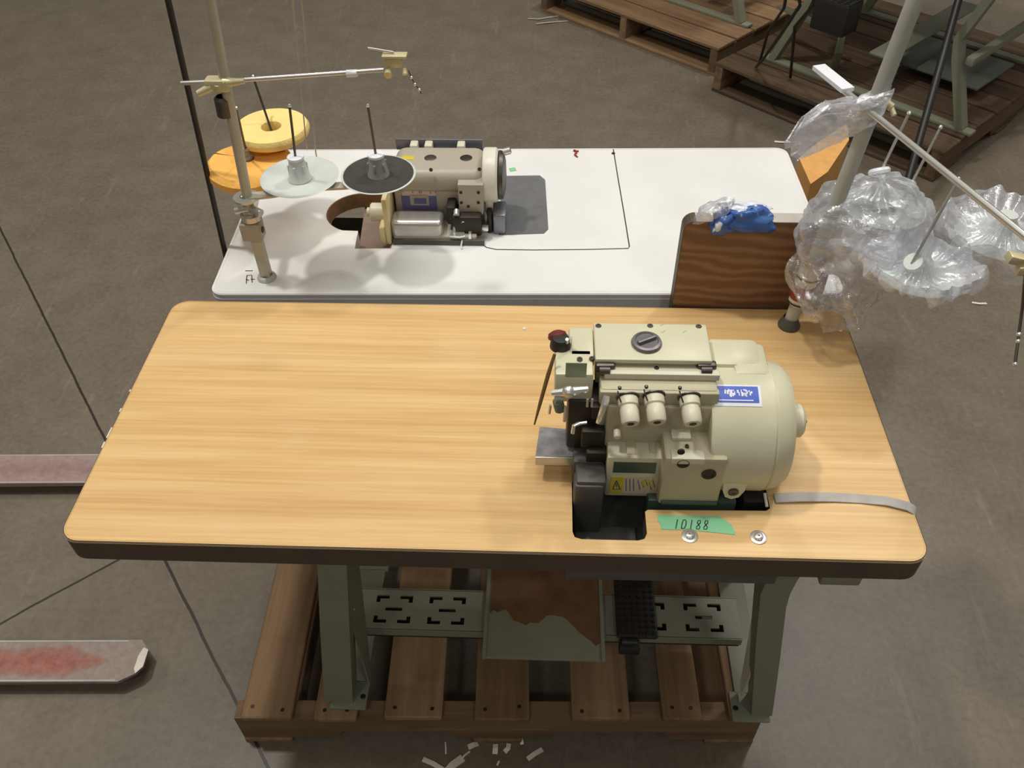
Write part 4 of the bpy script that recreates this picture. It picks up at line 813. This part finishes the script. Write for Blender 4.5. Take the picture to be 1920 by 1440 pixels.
# ------------------------------------------------------------------ scraps on the floor
def scrap(pts, w, label, z=.002, t=.0012, group='paper scraps on the floor in front of the pallet', mat='paper', cat='scrap'):
    P = [W(u, v, FL)+Vector((0, 0, z+.002*math.sin(i*2.1))) for i, (u, v) in enumerate(pts)]; b = B(); b.tube(P, 0, flat=(w, t)); tag(b.done('plastic_wisp' if cat == 'plastic wisp' else 'paper_scrap', mat, loc=P[0], smooth=0), label, cat, group)
scrap([(793, 1424), (812, 1433), (835, 1446)], .010, 'white paper strip slanting down at the left end of the scraps')
scrap([(838, 1448), (850, 1435), (868, 1421)], .016, 'wide white paper strip at the bottom edge, brightest of the scraps')
scrap([(865, 1424), (872, 1417), (881, 1409)], .004, 'thin pale sliver between the two leftmost larger scraps')
scrap([(878, 1402), (888, 1398), (896, 1394)], .011, 'short white scrap just in front of the pallet edge')
scrap([(929, 1396), (929, 1404), (928, 1414)], .011, 'upright white scrap, left one of the side by side pair')
scrap([(954, 1395), (953, 1404), (946, 1410)], .010, 'curled white scrap, right one of the side by side pair')
scrap([(977, 1382), (978, 1390), (979, 1396)], .007, 'small white scrap touching the shade of the pallet')
scrap([(989, 1424), (1002, 1415), (1017, 1405)], .010, 'slanted white paper strip, rightmost of the scraps')
scrap([(1060, 1448), (932, 1436), (936, 1428)][1:], .004, 'tiny pale sliver below the side by side scraps')
scrap([(835, 1392), (836, 1402), (836, 1414)], .003, 'thin faint thread-like scrap left of the others')
for i, (pts, l) in enumerate((([(990, 36), (1010, 38), (1030, 33), (1060, 30)], 'upper wisp of pale plastic on the floor at the top'), ([(1005, 46), (1030, 44), (1065, 40)], 'lower wisp of pale plastic on the floor at the top'), ([(1040, 26), (1055, 32), (1072, 28)], 'short wisp of pale plastic, right end of the wisps'))):
    scrap(pts, .010, l, .004, .0015, 'plastic wisps on the far floor', 'ribbon', 'plastic wisp')
scrap([(1822, 568), (1836, 571), (1850, 569)], .008, 'pale scrap on the floor right of the wrapped front disc', group='lone floor scraps')
scrap([(1452, 266), (1466, 268), (1482, 266)], .012, 'pale wisp on the floor just behind the white table corner', group='lone floor scraps')

# ------------------------------------------------------------------ background machine stands on the pallets
DK = FL+.13
def stand(label, org, ang, segs):
    t = thing('machine_stand', label, 'machine stand', (0, 0, 0), 'sage steel machine stands'); R = RZ(ang)
    for name, mat, fn in segs:
        b = B(); fn(b); b.done(name, mat, t, smooth=35)
    t.location = Vector(org)+Vector((0, 0, Z0)); t.rotation_euler = (0, 0, ang); WORLD[t.name] = Vector(org); return t
def mk_segs(w, d, extra=()):
    S = []
    for x in (.06, w-.06):
        for y, q in ((.05, 1), (d-.05, -1)): S.append(('leg', 'sage', lambda b, x=x, y=y, q=q: b.tube([(x, y, .012), (x, y+.10*q, .25), (x, y+.12*q, .32), (x, y+.06*q, .50), (x, y+.02*q, .74)], 0, flat=(.045, .03))))
        S.append(('foot_bar', 'sage', lambda b, x=x: b.box((x-.022, .0, .0), (x+.022, d, .014), .003)))
    S.append(('cross_plate', 'sage', lambda b: b.box((.06, d*.42, .16), (w-.06, d*.42+.09, .17), .003)))
    S.append(('cross_bar', 'sage', lambda b: b.box((.05, .09, .24), (w-.05, .12, .27), .003)))
    S.append(('tabletop', 'edge', lambda b: b.box((-.05, -.02, .74), (w+.05, d+.02, .78), .01)))
    return S+list(extra)
def mesh_box(b):
    c = RZ(math.radians(-45)) @ (W(1568, 22, DK+.30)-Vector((1.642, 2.32, DK)))
    b.box((c.x-.05, c.y-.075, c.z-.07), (c.x+.06, c.y+.075, c.z+.05), .008)
    for k in range(5):
        for m in range(6): b.box((c.x-.045+.02*k, c.y-.070+.024*m, c.z+.049), (c.x-.032+.02*k, c.y-.055+.024*m, c.z+.0525), .001, seg=1)
    b.cyl((c.x, c.y, c.z+.05), (c.x, c.y, .745), .012)
def brace(b):
    L = lambda u, v, h: RZ(math.radians(-45)) @ (W(u, v, DK+h)-Vector((1.642, 2.32, DK)))
    b.tube([L(1462, 12, .16), L(1540, 48, .16), L(1580, 60, .14), L(1572, 100, .08), L(1566, 126, .006)], 0, flat=(.035, .012))
def motor(b): b.cyl((.40, .62, .52), (.66, .62, .52), .10, bev=.02); b.box((.44, .55, .60), (.60, .70, .74), .01)
def ped(b): b.box((.30, .12, .05), (.62, .50, .062), .004)
stand('sage steel machine stand with a dark top on the brown pallet', (1.642, 2.32, DK), math.radians(45), mk_segs(.86, .95, (('mesh_guard', 'black', mesh_box), ('brace', 'sage', brace), ('motor', 'char', motor), ('treadle', 'sagedark', ped))))
stand('sage steel machine stand on the tan pallet at the top edge', (.96, 3.30, DK), math.radians(47), mk_segs(.85, .55))
# dark cables hanging onto the brown pallet
cab = [([(1480, -40), (1470, 15), (1440, 60), (1425, 115)], 'leftmost black cable hanging down to the brown pallet'), ([(1495, -40), (1500, 10), (1460, 70), (1430, 112), (1418, 125)], 'black cable looping in the middle of the hanging cables'), ([(1530, -40), (1524, 10), (1490, 50), (1486, 100), (1482, 145)], 'black cable hanging straight onto the front bar of the stand'), ]
for pts, l in cab:
    n = len(pts); P = []
    for i, (u, v) in enumerate(pts): P.append(W(u, v, DK+.012+(.55*(1-i/(n-1)))))
    b = B(); Q = []
    for k in range(0, 25):
        f = k/24*(n-1); i = min(int(f), n-2); g = f-i; Q.append(P[i].lerp(P[i+1], g*g*(3-2*g)*.5+g*.5))
    b.tube(Q, .006, 8); tag(b.done('power_cable', 'black', loc=P[-1]), l, 'cable', 'black cables by the far pallets')
# dark upright rod behind the right stand
t0, t1 = W(1705, 330, 0-.62), W(1800, -10, y=2.45); t0 = t0+(t0-t1)*((t0.z-FL)/(t1.z-t0.z)); b = B(); b.tube([t0, t1], .013, 10); tag(b.done('rod', 'black', loc=t0), 'dark leaning rod in front of the sage stand at the upper right', 'rod')

# ------------------------------------------------------------------ light: high warehouse lamps, a broad added fill and a dim hall
def lamp(x, y, z, size, power, col=(1, .965, .90)):
    l = bpy.data.lights.new('warehouse_light', 'AREA'); l.shape = 'DISK'; l.size = size; l.energy = power; l.color = col
    o = bpy.data.objects.new('warehouse_light', l); COL.objects.link(o); o.location = (x, y, z+Z0); return o
lamp(-1.62, .95, 4.9, .36, 104)
lamp(2.3, 3.2, 4.9, .5, 96)
lamp(.4, 1.1, 5.3, 3.0, 112)  # one broad soft fill, added for the light of many lamps overhead
lamp(-1.6, -3.6, 4.9, .8, 36)
lamp(2.3, -3.6, 4.9, .8, 36)
lamp(-1.6, 7.0, 4.9, .8, 22)
lamp(6.2, 3.2, 4.9, .8, 45)
lamp(-6.0, 2.0, 4.9, .8, 45)
wd = bpy.data.worlds.new('hall'); SC.world = wd; wd.use_nodes = True
wd.node_tree.nodes['Background'].inputs[0].default_value = (1, .94, .84, 1); wd.node_tree.nodes['Background'].inputs[1].default_value = .14
SC.view_settings.view_transform = 'Standard'; SC.view_settings.look = 'None'; SC.view_settings.gamma = 1; SC.view_settings.use_curve_mapping = False; SC.view_settings.exposure = 0.0
SC.cycles.transparent_max_bounces = 24
